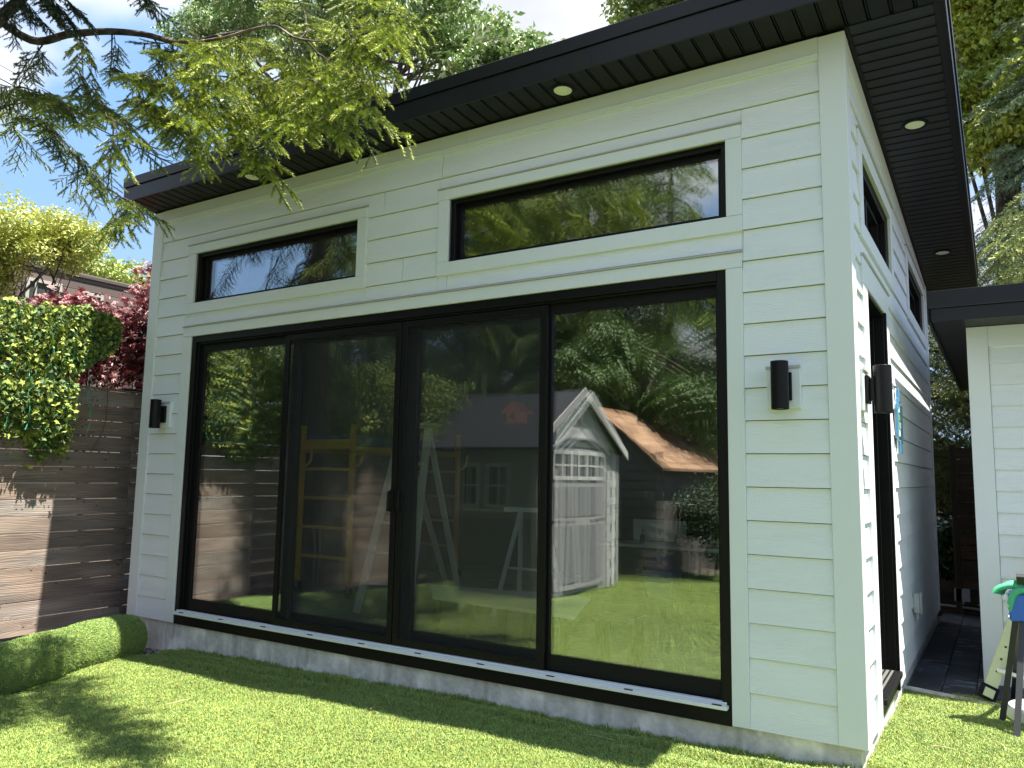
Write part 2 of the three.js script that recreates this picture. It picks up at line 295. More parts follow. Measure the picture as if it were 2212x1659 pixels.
// front wall: sheathing round the openings, then the lap boards
const DOOR = [-5.39, -0.635, 0, 2.46], SW = [-5.405, -3.455, 2.762, 3.215], BW = [-2.59, -0.627, 2.762, 3.217];
const DOORT = [-5.51, -0.543, -0.5, 2.565], SWT = [-5.508, -3.358, 2.667, 3.312], BWT = [-2.682, -0.537, 2.667, 3.312];
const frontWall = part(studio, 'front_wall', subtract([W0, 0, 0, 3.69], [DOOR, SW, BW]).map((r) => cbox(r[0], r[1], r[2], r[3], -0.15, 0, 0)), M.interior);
const lapZ = (y, i) => 0.018 - 0.0135 * clamp((y - i * PITCH) / PITCH, 0, 1);
function lapFront(parent, x0, x1, y0, y1, i, sx) {
  if (Math.abs(y0 - i * PITCH) < 1e-6 && i) y0 += 0.0042;
  const g = hexa([V(x0, y0, 0.0005), V(x1, y0, 0.0005), V(x1, y0, lapZ(y0, i)), V(x0, y0, lapZ(y0, i))], [V(x0, y1, 0.0005), V(x1, y1, 0.0005), V(x1, y1, lapZ(y1, i)), V(x0, y1, lapZ(y1, i))], { ou: R() * 2.4, ov: R() * 0.6 });
  return part(parent, 'siding_board', g, R() < 0.5 ? M.siding : M.siding2);
}
const SEAM = { 14: -2.6, 19: -2.66, 15: -3.0, 18: -3.2 };
for (let i = 0; i < 20; i++) {
  const cuts = [DOORT, SWT, BWT]; if (SEAM[i]) cuts.push([SEAM[i] - 0.001, SEAM[i] + 0.001, -1, 9]);
  for (const r of subtract([W0 + 0.112, -0.112, i * PITCH, (i + 1) * PITCH], cuts)) lapFront(frontWall, r[0] + 0.001, r[1] - 0.001, r[2], r[3], i);
}
const TZ = 0.024, O = () => ({ ou: R() * 3, ov: R() * 3 });
part(studio, 'corner_board', cbox(-0.112, TZ, 0, 3.685, 0.001, TZ, 0.002), M.trim);
part(studio, 'corner_board', cbox(W0 - TZ, W0 + 0.112, 0, 3.685, 0.001, TZ, 0.002), M.trim);
part(studio, 'frieze_board', cbox(W0 + 0.112, -2.45, 3.56, 3.69, 0.001, 0.02, 0.002), M.trim);
part(studio, 'frieze_board', cbox(-2.448, -0.112, 3.56, 3.69, 0.001, 0.02, 0.002), M.trim);
part(studio, 'frieze_moulding', cbox(W0 + 0.112, -0.112, 3.585, 3.598, 0.02, 0.027, 0.003), M.trim);
function casing(parent, r, out, cap, sill) {   // r = opening, out = outer rectangle; head and sill boards run full width over the legs
  const [x0, x1, y0, y1] = r, [a, b, c, d] = out, top = d - 0.02;
  part(parent, 'casing_board', cbox(a, b, y1, top, 0.001, TZ, 0.002), M.trim);
  part(parent, 'casing_board', cbox(a, x0, sill ? y0 : 0, y1 - 0.0015, 0.001, TZ - 0.001, 0.002), M.trim);
  part(parent, 'casing_board', cbox(x1, b, sill ? y0 : 0, y1 - 0.0015, 0.001, TZ - 0.001, 0.002), M.trim);
  if (sill) part(parent, 'casing_board', cbox(a, b, c, y0 - 0.0015, 0.001, TZ, 0.002), M.trim);
  part(parent, 'head_flashing', hexa([V(a - 0.004, top + 0.001, 0.001), V(b + 0.004, top + 0.001, 0.001), V(b + 0.004, top + 0.001, 0.034), V(a - 0.004, top + 0.001, 0.034)], [V(a - 0.004, d + 0.004, 0.001), V(b + 0.004, d + 0.004, 0.001), V(b + 0.004, top + 0.007, 0.034), V(a - 0.004, top + 0.007, 0.034)]), M.flash);
}
// a pane slightly bowed like a sealed unit
function pane(w, h, bow, seed) {
  const g = new THREE.PlaneGeometry(w, h, 40, 40), p = g.attributes.position, ph = seed * 1.7;
  for (let i = 0; i < p.count; i++) { const u = p.getX(i) / w * 2, v = p.getY(i) / h * 2; p.setZ(i, -bow * (1 - u * u) * (1 - v * v) + bow * 0.025 * Math.sin(u * 5 + ph) * Math.sin(v * 4 + ph * 2)); }
  g.computeVertexNormals(); return g;
}
function rectFrame(x0, x1, y0, y1, z0, z1, w, wb = w, wt = w) { return [cbox(x0, x0 + w, y0, y1, z0, z1, 0.002), cbox(x1 - w, x1, y0, y1, z0, z1, 0.002), cbox(x0 + w, x1 - w, y0, y0 + wb, z0, z1 - 0.001, 0.002), cbox(x0 + w, x1 - w, y1 - wt, y1, z0, z1 - 0.001, 0.002)]; }
function transom(parent, r, seed) {
  const [x0, x1, y0, y1] = r, w = part(parent, 'transom_window', rectFrame(x0 + 0.001, x1 - 0.001, y0 + 0.001, y1 - 0.001, -0.12, -0.012, 0.035, 0.02, 0.03), M.black);
  part(w, 'sash', rectFrame(x0 + 0.036, x1 - 0.036, y0 + 0.021, y1 - 0.031, -0.1, -0.055, 0.03, 0.02, 0.03), M.black2);
  const gx0 = x0 + 0.066, gx1 = x1 - 0.066, gy0 = y0 + 0.041, gy1 = y1 - 0.061, g = pane(gx1 - gx0 + 0.01, gy1 - gy0 + 0.01, 0.0016, seed);
  g.translate((gx0 + gx1) / 2, (gy0 + gy1) / 2, -0.07); part(w, 'glass_pane', g, M.glass);
  const g2 = pane(gx1 - gx0 + 0.01, gy1 - gy0 + 0.01, -0.0012, seed + 9); g2.translate((gx0 + gx1) / 2, (gy0 + gy1) / 2, -0.086); part(w, 'glass_pane', g2, M.glass); const g3 = pane(gx1 - gx0 + 0.01, gy1 - gy0 + 0.01, 0.0004, seed + 5); g3.translate((gx0 + gx1) / 2, (gy0 + gy1) / 2, -0.096); part(w, 'glass_pane', g3, M.glass);
}
const casings = part(studio, 'door_casing', cbox(-5.51, -0.543, 2.4615, 2.545, 0.0005, 0.01, 0), M.trim);
casing(casings, DOOR, DOORT, true, false);
for (const [r, o, k] of [[SW, SWT, 1], [BW, BWT, 2]]) {
  const c = part(studio, 'window_casing', cbox(r[0], r[1], r[3] + 0.001, r[3] + 0.02, 0.0005, 0.012, 0), M.trim); casing(c, r, o, true, true); transom(studio, r, k);
}
// sliding door
{
  const d = part(studio, 'sliding_door', [cbox(-5.389, -5.335, 0.078, 2.458, -0.14, 0.012, 0.003), cbox(-0.69, -0.636, 0.078, 2.458, -0.14, 0.012, 0.003), cbox(-5.335, -0.69, 2.4, 2.458, -0.14, 0.011, 0.003), cbox(-5.335, -0.69, 2.385, 2.4, -0.14, -0.005, 0.002), cbox(-5.335, -0.69, 0.078, 0.1, -0.14, -0.02, 0.002), cbox(-5.335, -5.32, 0.1, 2.4, -0.14, -0.012, 0.002), cbox(-0.705, -0.69, 0.1, 2.4, -0.14, -0.012, 0.002)], M.black);
  part(d, 'sill_cover', cbox(-5.388, -2.96, -0.006, 0.0775, -0.03, 0.016, 0.002), M.black2);
  part(d, 'sill_cover', cbox(-2.957, -0.637, -0.006, 0.0775, -0.03, 0.016, 0.002), M.black2);
  part(d, 'sill_track', [cbox(-5.36, -0.655, 0.0785, 0.098, -0.018, 0.052, 0.002), cbox(-5.36, -0.665, 0.098, 0.112, -0.018, 0.014, 0.002), cbox(-5.36, -0.665, 0.098, 0.104, 0.03, 0.036, 0.001)], M.alu);
  for (let k = 0; k < 10; k++) part(d, 'weep_slot', cbox(-5.28 + k * 0.505, -5.23 + k * 0.505, 0.0985, 0.1025, 0.037, 0.0495, 0), M.black2);
  const panel = (x0, x1, z0, z1, wl, wr, seed) => {
    const f = part(d, 'door_panel', [cbox(x0, x0 + wl, 0.1, 2.39, z0, z1, 0.003), cbox(x1 - wr, x1, 0.1, 2.39, z0, z1, 0.003), cbox(x0 + wl, x1 - wr, 0.1, 0.205, z0, z1 - 0.002, 0.003), cbox(x0 + wl, x1 - wr, 2.318, 2.39, z0, z1 - 0.002, 0.003)], M.black2);
    const w = x1 - x0 - wl - wr, g = pane(w + 0.01, 2.113 + 0.01, 0.0035, seed); g.translate(x0 + wl + w / 2, 1.2615, (z0 + z1) / 2 + 0.008); part(d, 'glass_pane', g, M.glass); const g2 = pane(w + 0.01, 2.113 + 0.01, -0.0025, seed + 9); g2.translate(x0 + wl + w / 2, 1.2615, (z0 + z1) / 2 - 0.004); part(d, 'glass_pane', g2, M.glass); const g3 = pane(w + 0.01, 2.113 + 0.01, 0.0006, seed + 5); g3.translate(x0 + wl + w / 2, 1.2615, (z0 + z1) / 2 - 0.014); part(d, 'glass_pane', g3, M.glass); return f;
  };
  panel(-5.33, -4.08, -0.075, -0.035, 0.078, 0.075, 3); panel(-1.868, -0.695, -0.075, -0.035, 0.095, 0.012, 4);
  panel(-4.2, -3.002, -0.125, -0.085, 0.09, 0.09, 5); panel(-2.998, -1.8, -0.125, -0.085, 0.09, 0.09, 6);
  for (const [x0, x1] of [[-4.21, -3.004], [-2.996, -1.79]]) {
    const s = part(d, 'screen_frame', rectFrame(x0, x1, 0.115, 2.378, -0.025, -0.002, 0.048, 0.05, 0.05), M.black);
    const g = new THREE.PlaneGeometry(x1 - x0 - 0.08, 2.18); g.translate((x0 + x1) / 2, 1.2465, -0.013); part(d, 'insect_screen', g, M.screen);
    const hx = x0 < -3.5 ? -3.045 : -2.955; part(d, 'handle', [cbox(hx - 0.018, hx + 0.018, 1.02, 1.17, -0.002, 0.004, 0.002), ...[1.03, 1.155].map((y) => cbox(hx - 0.008, hx + 0.008, y - 0.007, y + 0.007, 0.004, 0.03, 0.002)), cbox(hx - 0.008, hx + 0.008, 1.023, 1.162, 0.03, 0.04, 0.003)], M.black2);
  }
}
// right wall
const RD = [-1.30, -0.53, 0.12, 2.39], RW1 = [-1.84, -0.50, 2.765, 3.2], RW2 = [-4.62, -3.08, 2.765, 3.2];
const RDT = [-1.51, -0.36, -0.5, 2.565], RW1T = [-1.96, -0.375, 2.66, 3.32], RW2T = [-4.745, -2.965, 2.66, 3.312];
const sidePart = (g) => g;   // pieces of the right wall are made in (z, y) and turned
const turnR = (g) => { // maps (u, y, out) -> (out, y, u): x = out, z = u
  const p = g.attributes.position, n = g.attributes.normal;
  for (let i = 0; i < p.count; i++) { const x = p.getX(i), z = p.getZ(i); p.setX(i, z); p.setZ(i, x); const a = n.getX(i), b = n.getZ(i); n.setX(i, b); n.setZ(i, a); }
  for (let i = 0; i < p.count; i += 3) for (const at_ of [p, n, g.attributes.uv]) { const k = at_.itemSize; for (let j = 0; j < k; j++) { const t = at_.array[(i + 1) * k + j]; at_.array[(i + 1) * k + j] = at_.array[(i + 2) * k + j]; at_.array[(i + 2) * k + j] = t; } }
  return g;
};
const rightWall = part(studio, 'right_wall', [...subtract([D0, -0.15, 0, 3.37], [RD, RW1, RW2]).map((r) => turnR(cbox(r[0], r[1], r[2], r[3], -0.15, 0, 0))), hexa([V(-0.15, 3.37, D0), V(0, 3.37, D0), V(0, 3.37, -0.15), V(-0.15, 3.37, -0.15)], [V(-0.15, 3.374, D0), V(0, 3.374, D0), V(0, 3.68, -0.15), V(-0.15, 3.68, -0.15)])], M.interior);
for (let i = 0; i < 20; i++) for (const r of subtract([D0 + 0.1, -0.102, i * PITCH, (i + 1) * PITCH], [RDT, RW1T, RW2T, ...(i === 19 ? [[-9, -2.6, 0, 9]] : [])])) {
  const a = r[0] + 0.001, b = r[1] - 0.001, ya = Math.min(r[3], yTop(a) - 0.02), yb = Math.min(r[3], yTop(b) - 0.02), y0 = r[2] + (Math.abs(r[2] - i * PITCH) < 1e-6 && i ? 0.0042 : 0); if (ya <= y0 || yb <= y0) continue;
  const g = turnR(hexa([V(a, y0, 0.0005), V(b, y0, 0.0005), V(b, y0, lapZ(y0, i)), V(a, y0, lapZ(y0, i))], [V(a, ya, 0.0005), V(b, yb, 0.0005), V(b, yb, lapZ(yb, i)), V(a, ya, lapZ(ya, i))], { ou: R() * 2.4, ov: R() * 0.6 }));
  part(rightWall, 'siding_board', g, R() < 0.5 ? M.siding : M.siding2);
}
part(studio, 'corner_board', cbox(0.001, TZ - 0.001, 0, 3.683, -0.102, 0.0005, 0.002), M.trim);
part(studio, 'corner_board', cbox(0.001, TZ, 0, 3.37, D0 - TZ, D0 + 0.1, 0.002), M.trim);
part(studio, 'frieze_board', hexa([V(0.001, yTop(D0) - 0.14, D0 + 0.1), V(0.021, yTop(D0) - 0.14, D0 + 0.1), V(0.021, yTop(0) - 0.14, -0.103), V(0.001, yTop(0) - 0.14, -0.103)], [V(0.001, yTop(D0) - 0.003, D0 + 0.1), V(0.021, yTop(D0) - 0.003, D0 + 0.1), V(0.021, yTop(0) - 0.01, -0.103), V(0.001, yTop(0) - 0.01, -0.103)]), M.trim);
function casingR(parent, r, out, sill) {
  const [x0, x1, y0, y1] = r, [a, b, c, d] = out, top = d - 0.02, P = (n, g, m) => part(parent, n, turnR(g), m);
  P('casing_board', cbox(a, b, y1, top, 0.001, TZ, 0.002), M.trim);
  P('casing_board', cbox(a, x0, sill ? y0 : 0, y1 - 0.0015, 0.001, TZ - 0.001, 0.002), M.trim);
  P('casing_board', cbox(x1, b, sill ? y0 : 0, y1 - 0.0015, 0.001, TZ - 0.001, 0.002), M.trim);
  if (sill) P('casing_board', cbox(a, b, c, y0 - 0.0015, 0.001, TZ, 0.002), M.trim);
  P('head_flashing', cbox(a - 0.004, b + 0.004, top + 0.001, d - 0.004, 0.001, 0.034, 0.002), M.flash);
}
for (const [r, o, k] of [[RW1, RW1T, 7], [RW2, RW2T, 8]]) {
  const c = part(studio, 'window_casing', turnR(cbox(r[0], r[1], r[3] + 0.001, r[3] + 0.02, 0.0005, 0.012, 0)), M.trim); casingR(c, r, o, true);
  const [x0, x1, y0, y1] = r, w = part(studio, 'transom_window', rectFrame(x0 + 0.001, x1 - 0.001, y0 + 0.001, y1 - 0.001, -0.12, -0.012, 0.035).map(turnR), M.black);
  part(w, 'sash', [...rectFrame(x0 + 0.036, x1 - 0.036, y0 + 0.036, y1 - 0.036, -0.1, -0.055, 0.03), cbox((x0 + x1) / 2 - 0.02, (x0 + x1) / 2 + 0.02, y0 + 0.066, y1 - 0.066, -0.1, -0.05, 0.002)].map(turnR), M.black2);
  const g = pane(x1 - x0 - 0.13, y1 - y0 - 0.13, 0.0006, k); g.rotateY(Math.PI / 2); g.translate(-0.075, (y0 + y1) / 2, (x0 + x1) / 2); part(w, 'glass_pane', g, M.glass);
}
{ // open side doorway
  const c = part(studio, 'door_casing', turnR(cbox(RD[0], RD[1], RD[3] + 0.001, RD[3] + 0.02, 0.0005, 0.012, 0)), M.trim); casingR(c, RD, RDT, false);
  const d = part(studio, 'side_doorway', [cbox(-0.15, 0.014, RD[2], RD[3], RD[0] + 0.001, RD[0] + 0.022, 0.002), cbox(-0.15, 0.014, RD[2], RD[3], RD[1] - 0.022, RD[1] - 0.001, 0.002), cbox(-0.15, 0.014, RD[3] - 0.022, RD[3] - 0.001, RD[0] + 0.022, RD[1] - 0.022, 0.002), cbox(-0.075, -0.045, RD[2], RD[3] - 0.022, RD[0] + 0.022, RD[0] + 0.034, 0.002), cbox(0.0142, 0.03, RD[2] - 0.12, RD[3], RD[0] - 0.012, RD[0] + 0.014, 0.002)], M.black);
  part(d, 'threshold', [cbox(-0.15, 0.045, 0.085, 0.118, RD[0] + 0.001, RD[1] - 0.001, 0.003), ...[0.03, 0.005, -0.02, -0.05].map((x) => cbox(x - 0.005, x + 0.005, 0.118, 0.124, RD[0] + 0.024, RD[1] - 0.024, 0.001))], M.black2);
  part(d, 'kick_board', turnR(cbox(RD[0], RD[1], 0.0, 0.083, 0.0005, 0.012, 0.002)), M.black2);
  for (const [y, h] of [[1.23, 0.09], [0.78, 0.055]]) { const s = part(d, 'strike_plate', cbox(-0.112, -0.088, y - h, y + h, RD[0] + 0.0225, RD[0] + 0.026, 0.001), M.steel); part(s, 'latch_hole', cbox(-0.108, -0.094, y - 0.025, y + 0.02, RD[0] + 0.0262, RD[0] + 0.0275, 0), M.black2); }
}
// room behind the glass
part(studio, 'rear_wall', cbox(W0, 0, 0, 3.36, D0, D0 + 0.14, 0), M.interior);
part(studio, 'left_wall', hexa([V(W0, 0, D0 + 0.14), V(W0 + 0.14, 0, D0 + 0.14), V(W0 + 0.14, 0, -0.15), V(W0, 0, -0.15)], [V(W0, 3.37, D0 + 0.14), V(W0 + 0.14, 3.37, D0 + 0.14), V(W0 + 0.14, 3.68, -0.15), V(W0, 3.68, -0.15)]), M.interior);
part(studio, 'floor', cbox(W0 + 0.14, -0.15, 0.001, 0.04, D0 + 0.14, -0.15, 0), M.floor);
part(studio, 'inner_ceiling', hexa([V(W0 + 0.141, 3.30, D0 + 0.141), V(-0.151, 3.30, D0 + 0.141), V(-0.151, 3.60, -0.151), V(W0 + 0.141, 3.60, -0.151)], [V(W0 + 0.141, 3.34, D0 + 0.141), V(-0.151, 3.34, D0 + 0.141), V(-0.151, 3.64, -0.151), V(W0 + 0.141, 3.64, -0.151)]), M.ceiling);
// roof
{
  const ZF = 0.318, ZB = -5.35, X0 = W0 - 0.035, X1 = 0.485, sofY = (z) => 3.695 + SL * z;
  const roof = part(studio, 'roof', hexa([V(X0, sofY(ZB) + 0.035, ZB), V(X1, sofY(ZB) + 0.035, ZB), V(X1, sofY(ZF) + 0.035, ZF), V(X0, sofY(ZF) + 0.035, ZF)], [V(X0, sofY(ZB) + 0.21, ZB), V(X1, sofY(ZB) + 0.21, ZB), V(X1, sofY(ZF) + 0.212, ZF), V(X0, sofY(ZF) + 0.212, ZF)]), M.black2);
  const fb = 3.706, xs = [X0 - 0.016, -4.75, -1.33, X1 + 0.016];
  for (let k = 0; k < 3; k++) part(roof, 'fascia', cbox(xs[k], xs[k + 1] + (k < 2 ? 0.001 : 0), fb, 3.838, ZF + 0.001, ZF + 0.013 + k * 0.0012, 0.002), M.fascia);
  const xu = [X0 - 0.02, -3.6, -1.1, X1 + 0.02];
  for (let k = 0; k < 3; k++) part(roof, 'drip_edge', [cbox(xu[k], xu[k + 1] + (k < 2 ? 0.02 : 0), 3.842, 3.928, ZF + 0.002, ZF + 0.021 + k * 0.0015, 0.002), cbox(xu[k], xu[k + 1], 3.8385, 3.8425, ZF + 0.012, ZF + 0.027, 0.001)], M.fascia);
  const sideF = (x0, x1, dy0, dy1, o) => hexa([V(x0, sofY(ZB) + dy0, ZB), V(x1, sofY(ZB) + dy0, ZB), V(x1, sofY(ZF) + dy0, ZF + o), V(x0, sofY(ZF) + dy0, ZF + o)], [V(x0, sofY(ZB) + dy1, ZB), V(x1, sofY(ZB) + dy1, ZB), V(x1, sofY(ZF) + dy1, ZF + o), V(x0, sofY(ZF) + dy1, ZF + o)]);
  part(roof, 'fascia', sideF(X1 + 0.001, X1 + 0.014, 0.0, 0.125, 0), M.fascia); part(roof, 'drip_edge', sideF(X1 + 0.002, X1 + 0.024, 0.129, 0.215, 0), M.fascia);
  part(roof, 'fascia', sideF(X0 - 0.014, X0 - 0.001, 0.0, 0.125, 0), M.fascia); part(roof, 'drip_edge', sideF(X0 - 0.02, X0 - 0.002, 0.129, 0.215, 0), M.fascia);
  // soffit: grooved panels
  const P = 0.109, y0 = (z) => sofY(z) + 0.004;
  const strip = (x0, x1, z0, z1, t = 0.012, dy = 0) => hexa([V(x0, y0(z0) + dy, z0), V(x1, y0(z0) + dy, z0), V(x1, y0(z1) + dy, z1), V(x0, y0(z1) + dy, z1)], [V(x0, y0(z0) + dy + t, z0), V(x1, y0(z0) + dy + t, z0), V(x1, y0(z1) + dy + t, z1), V(x0, y0(z1) + dy + t, z1)]);
  for (let x = X1 - 0.02; x > X0 + 0.05; x -= P) part(roof, 'soffit_slat', [strip(x - 0.088, x, 0.03, ZF - 0.012), strip(x - 0.101, x - 0.095, 0.03, ZF - 0.012, 0.008, 0.003)], M.soffit);
  part(roof, 'soffit_channel', strip(W0, X1 - 0.002, 0.025, 0.029, 0.02, -0.004), M.soffit);
  for (let z = 0.018; z > ZB + 0.1; z -= 0.1) part(roof, 'soffit_slat', [strip(0.045, X1 - 0.04, z - 0.072, z), strip(0.045, X1 - 0.04, z - 0.091, z - 0.079, 0.01, 0.003)], M.soffitR ??= phys([0.008, 0.008, 0.0095], 0.42, { map: tex(64, 64, 0.05, 0.05, (u, v) => { const a = Math.abs(((u * 5) % 1) - 0.5), b = Math.abs(((v * 2) % 1) - 0.5); return a < 0.28 && b < 0.09 ? 0.15 : 1; }) }));
  part(roof, 'soffit_channel', [hexa([V(0.024, y0(ZB) - 0.003, ZB), V(0.044, y0(ZB) - 0.003, ZB), V(0.044, y0(0.024) - 0.003, 0.024), V(0.024, y0(0.024) - 0.003, 0.024)], [V(0.024, y0(ZB) + 0.02, ZB), V(0.044, y0(ZB) + 0.02, ZB), V(0.044, y0(0.024) + 0.02, 0.024), V(0.024, y0(0.024) + 0.02, 0.024)]), hexa([V(X1 - 0.038, y0(ZB) - 0.003, ZB), V(X1, y0(ZB) - 0.003, ZB), V(X1, y0(ZF) - 0.003, ZF - 0.001), V(X1 - 0.038, y0(ZF) - 0.003, ZF - 0.001)], [V(X1 - 0.038, y0(ZB) + 0.0, ZB), V(X1, y0(ZB) + 0.0, ZB), V(X1, y0(ZF) + 0.0, ZF - 0.001), V(X1 - 0.038, y0(ZF) + 0.0, ZF - 0.001)])], M.soffit);
}
// fixtures on the studio
function soffitLight(x, z, label) {
  const y = 3.699 + SL * z, g = thing('soffit_light', label, 'downlight', 'round lights in the black soffit', [x, y, z]); g.rotation.x = -Math.atan(SL);
  const ring = (r0, r1, h) => new THREE.LatheGeometry([[r0, 0.0], [r0 + 0.004, -h], [r1 - 0.012, -h], [r1, -0.001]].map(([a, b]) => new THREE.Vector2(a, b)), 40);
  part(g, 'trim_ring', ring(0.056, 0.084, 0.008), M.black); part(g, 'lens', new THREE.LatheGeometry([[0.0001, -0.006], [0.045, -0.006], [0.058, -0.003]].map(([a, b]) => new THREE.Vector2(a, b)), 40), M.lens);
}
soffitLight(-1.61, 0.16, 'round soffit downlight above the wide clerestory window of the studio');
soffitLight(-4.53, 0.16, 'round soffit downlight behind the spruce branch tips at the eave');
soffitLight(0.25, -1.25, 'round side-eave downlight nearer the studio corner, beside the tall conifers');
soffitLight(0.245, -3.95, 'round side-eave downlight above the roof edge of the neighbouring shed');
function wallLamp(pos, turn, label) {
  const g = thing('wall_lamp', label, 'wall lamp', 'black cylinder wall lamps on the studio', pos); g.rotation.y = turn;
  part(g, 'mounting_block', cbox(-0.087, 0.087, -0.115, 0.108, 0.001, 0.03, 0.003), M.trim);
  part(g, 'block_flashing', cbox(-0.09, 0.09, 0.095, 0.113, 0.0305, 0.036, 0.002), M.flash);
  part(g, 'back_plate', cbox(-0.045, 0.045, -0.075, 0.075, 0.0302, 0.05, 0.004), M.black);
  part(g, 'arm', cbox(-0.02, 0.02, -0.06, 0.06, 0.05, 0.075, 0.003), M.black);
  const c = part(g, 'cylinder_shade', new THREE.LatheGeometry([[0.038, 0.124], [0.043, 0.126], [0.045, 0.123], [0.045, -0.123], [0.043, -0.126], [0.038, -0.124], [0.038, 0.124]].map(([a, b]) => new THREE.Vector2(a, b)), 40).translate(0, 0.0, 0.112), M.black);
  part(c, 'diffuser', [new THREE.CylinderGeometry(0.0375, 0.0375, 0.004, 32).translate(0, -0.118, 0.112), new THREE.CylinderGeometry(0.0375, 0.0375, 0.004, 32).translate(0, 0.118, 0.112)], M.lens);
}
wallLamp([-0.331, 1.778, 0.008], 0, 'black cylinder wall lamp between sliding door and the corner by the side doorway');
wallLamp([-5.69, 1.775, 0.008], 0, 'black cylinder wall lamp beside the sliding door, near the brown board fence');
wallLamp([0.008, 1.77, -0.2], Math.PI / 2, 'black cylinder wall lamp seen edge-on beside the open side doorway');
{ // outlet cover and ornament on the right wall
  const g = thing('outlet_cover', 'grey weatherproof outlet cover low on the studio side wall', 'outlet', null, [0.014, 0.385, -2.48]); g.rotation.y = Math.PI / 2;
  const m = std([0.42, 0.43, 0.43], 0.45); part(g, 'box', cbox(-0.06, 0.06, -0.07, 0.075, 0, 0.045, 0.006), m); part(g, 'lid', cbox(-0.062, 0.062, -0.072, 0.078, 0.046, 0.056, 0.005), m); part(g, 'conduit', bar(V(0, -0.07, 0.02), V(0, -0.12, 0.02), 0.013), m);
  const o = thing('wall_ornament', 'blue and green stepped glass ornament hanging on the studio side wall', 'ornament', null, [0.016, 1.71, -1.79]); o.rotation.y = Math.PI / 2;
  const blue = phys([0.12, 0.38, 0.62], 0.25, { transmission: 0.3, thickness: 0 }), green = phys([0.22, 0.45, 0.06], 0.3, { transmission: 0.3, thickness: 0 }), white = std([0.8, 0.8, 0.78], 0.4);
  part(o, 'backing', [cbox(-0.05, 0.05, -0.23, 0.23, 0, 0.01, 0.003), cbox(-0.13, 0.13, -0.12, 0.12, 0.0005, 0.0095, 0.003)], white);
  for (const [a, b, c, d] of [[-0.05, 0.05, 0.13, 0.23], [-0.05, 0.05, -0.23, -0.13], [-0.15, -0.1, -0.12, 0.12], [0.1, 0.15, -0.12, 0.12], [-0.1, -0.055, 0.08, 0.16], [0.055, 0.1, -0.16, -0.08]]) part(o, 'blue_tile', cbox(a + 0.003, b - 0.003, c + 0.003, d - 0.003, 0.0105, 0.026, 0.003), blue);
  for (let k = 0; k < 8; k++) part(o, 'green_tile', cbox(-0.09 + (k % 2) * 0.07, -0.02 + (k % 2) * 0.07, -0.11 + (k >> 1) * 0.055, -0.06 + (k >> 1) * 0.055, 0.0105, 0.024, 0.004), k % 3 ? green : white);
}

// ---------------------------------------------------------------- board fence along the left side
function boardFence(name, label, mats, segs, place, h, pitch, bh, y0, r) {
  const f = thing(name, label, 'fence'), geos = {};
  for (const [a, b] of segs) for (let k = 0, y = y0; y < h - 0.02; k++, y += pitch) {
    const e = () => (r() - 0.5) * 0.004, top = Math.min(y + bh + e(), h + 0.004);
    const g = cbox(a + 0.002, b - 0.002, y + e(), top, -0.009 + e() * 0.8, 0.009 + e() * 0.8, 0.0025, { ou: r() * 2.6, ov: r() * 0.65 });
    place(g); part(f, 'board', g, mats[Math.floor(r() * mats.length)]);
  }
  return f;
}
{
  const r = rng(71), toX = (x) => (g) => { turnR(g); g.translate(x, 0, 0); return g; };
  const cutsZ = [-5.5, -3.85, -2.05, -0.215, 1.6, 3.4, 5.2, 7.0, 8.8], segs = cutsZ.slice(0, -1).map((a, i) => [a, cutsZ[i + 1]]);
  const f = boardFence('board_fence', 'tall weathered brown horizontal board fence beside the studio', M.fence, segs, toX(-6.55), 2.02, 0.1445, 0.139, -0.145, r);
  for (const z of cutsZ) part(f, 'post', cbox(-6.66, -6.57, -0.3, 2.0, z - 0.045, z + 0.045, 0.004, { vert: true }), M.fence[1]);
  part(f, 'cap_rail', cbox(-6.63, -6.53, 2.03, 2.045, -5.5, 8.8, 0.003), M.fence[1]);
  const cap = thing('solar_post_cap', 'small black solar light on top of the board fence beside the studio', 'post light', null, [-6.58, 2.046, -0.2]);
  part(cap, 'base', cbox(-0.055, 0.055, 0, 0.012, -0.12, 0.12, 0.003), M.black); part(cap, 'panel', cbox(-0.045, 0.045, 0.0125, 0.02, -0.1, 0.1, 0.003), std([0.03, 0.035, 0.06], 0.2));
  // dark boards across the rear, seen through the gap
  const rr = rng(72), b = boardFence('rear_fence', 'dark brown slatted fence closing the passage behind the studio', M.darkfence, [[0.2, 1.9]], (g) => g.translate(0, 0, -5.62), 1.67, 0.155, 0.145, -0.15, rr);
  for (let k = 0; k < 3; k++) part(b, 'board', cbox(-1.2, 0.198, -0.15 + k * 0.13, -0.03 + k * 0.13, -5.632, -5.612, 0.003, { ou: rr() * 2, ov: rr() }), M.darkfence[k % 2]);
  part(b, 'post', cbox(0.14, 0.2, -0.3, 1.7, -5.61, -5.54, 0.004, { vert: true }), M.darkfence[1]);
  const e = thing('junction_box', 'grey electrical junction box on the dark fence in the passage', 'electrical box', null, [0.2, 0.1, -5.6]);
  const gm = std([0.36, 0.37, 0.38], 0.5); part(e, 'box', cbox(-0.07, 0.07, -0.065, 0.065, 0, 0.05, 0.006), gm); part(e, 'lid', cbox(-0.073, 0.073, -0.068, 0.068, 0.051, 0.06, 0.004), gm); part(e, 'gland', bar(V(0, -0.065, 0.025), V(0, -0.1, 0.025), 0.018), gm);
  solo('conduit_pipe', tube(curve([V(-0.3, -0.02, -5.57), V(0.2, -0.03, -5.56), V(0.6, -0.05, -5.56)], 10), 0.014), std([0.3, 0.3, 0.3], 0.6), 'thin grey conduit pipe running along the passage fence base', 'pipe');
}
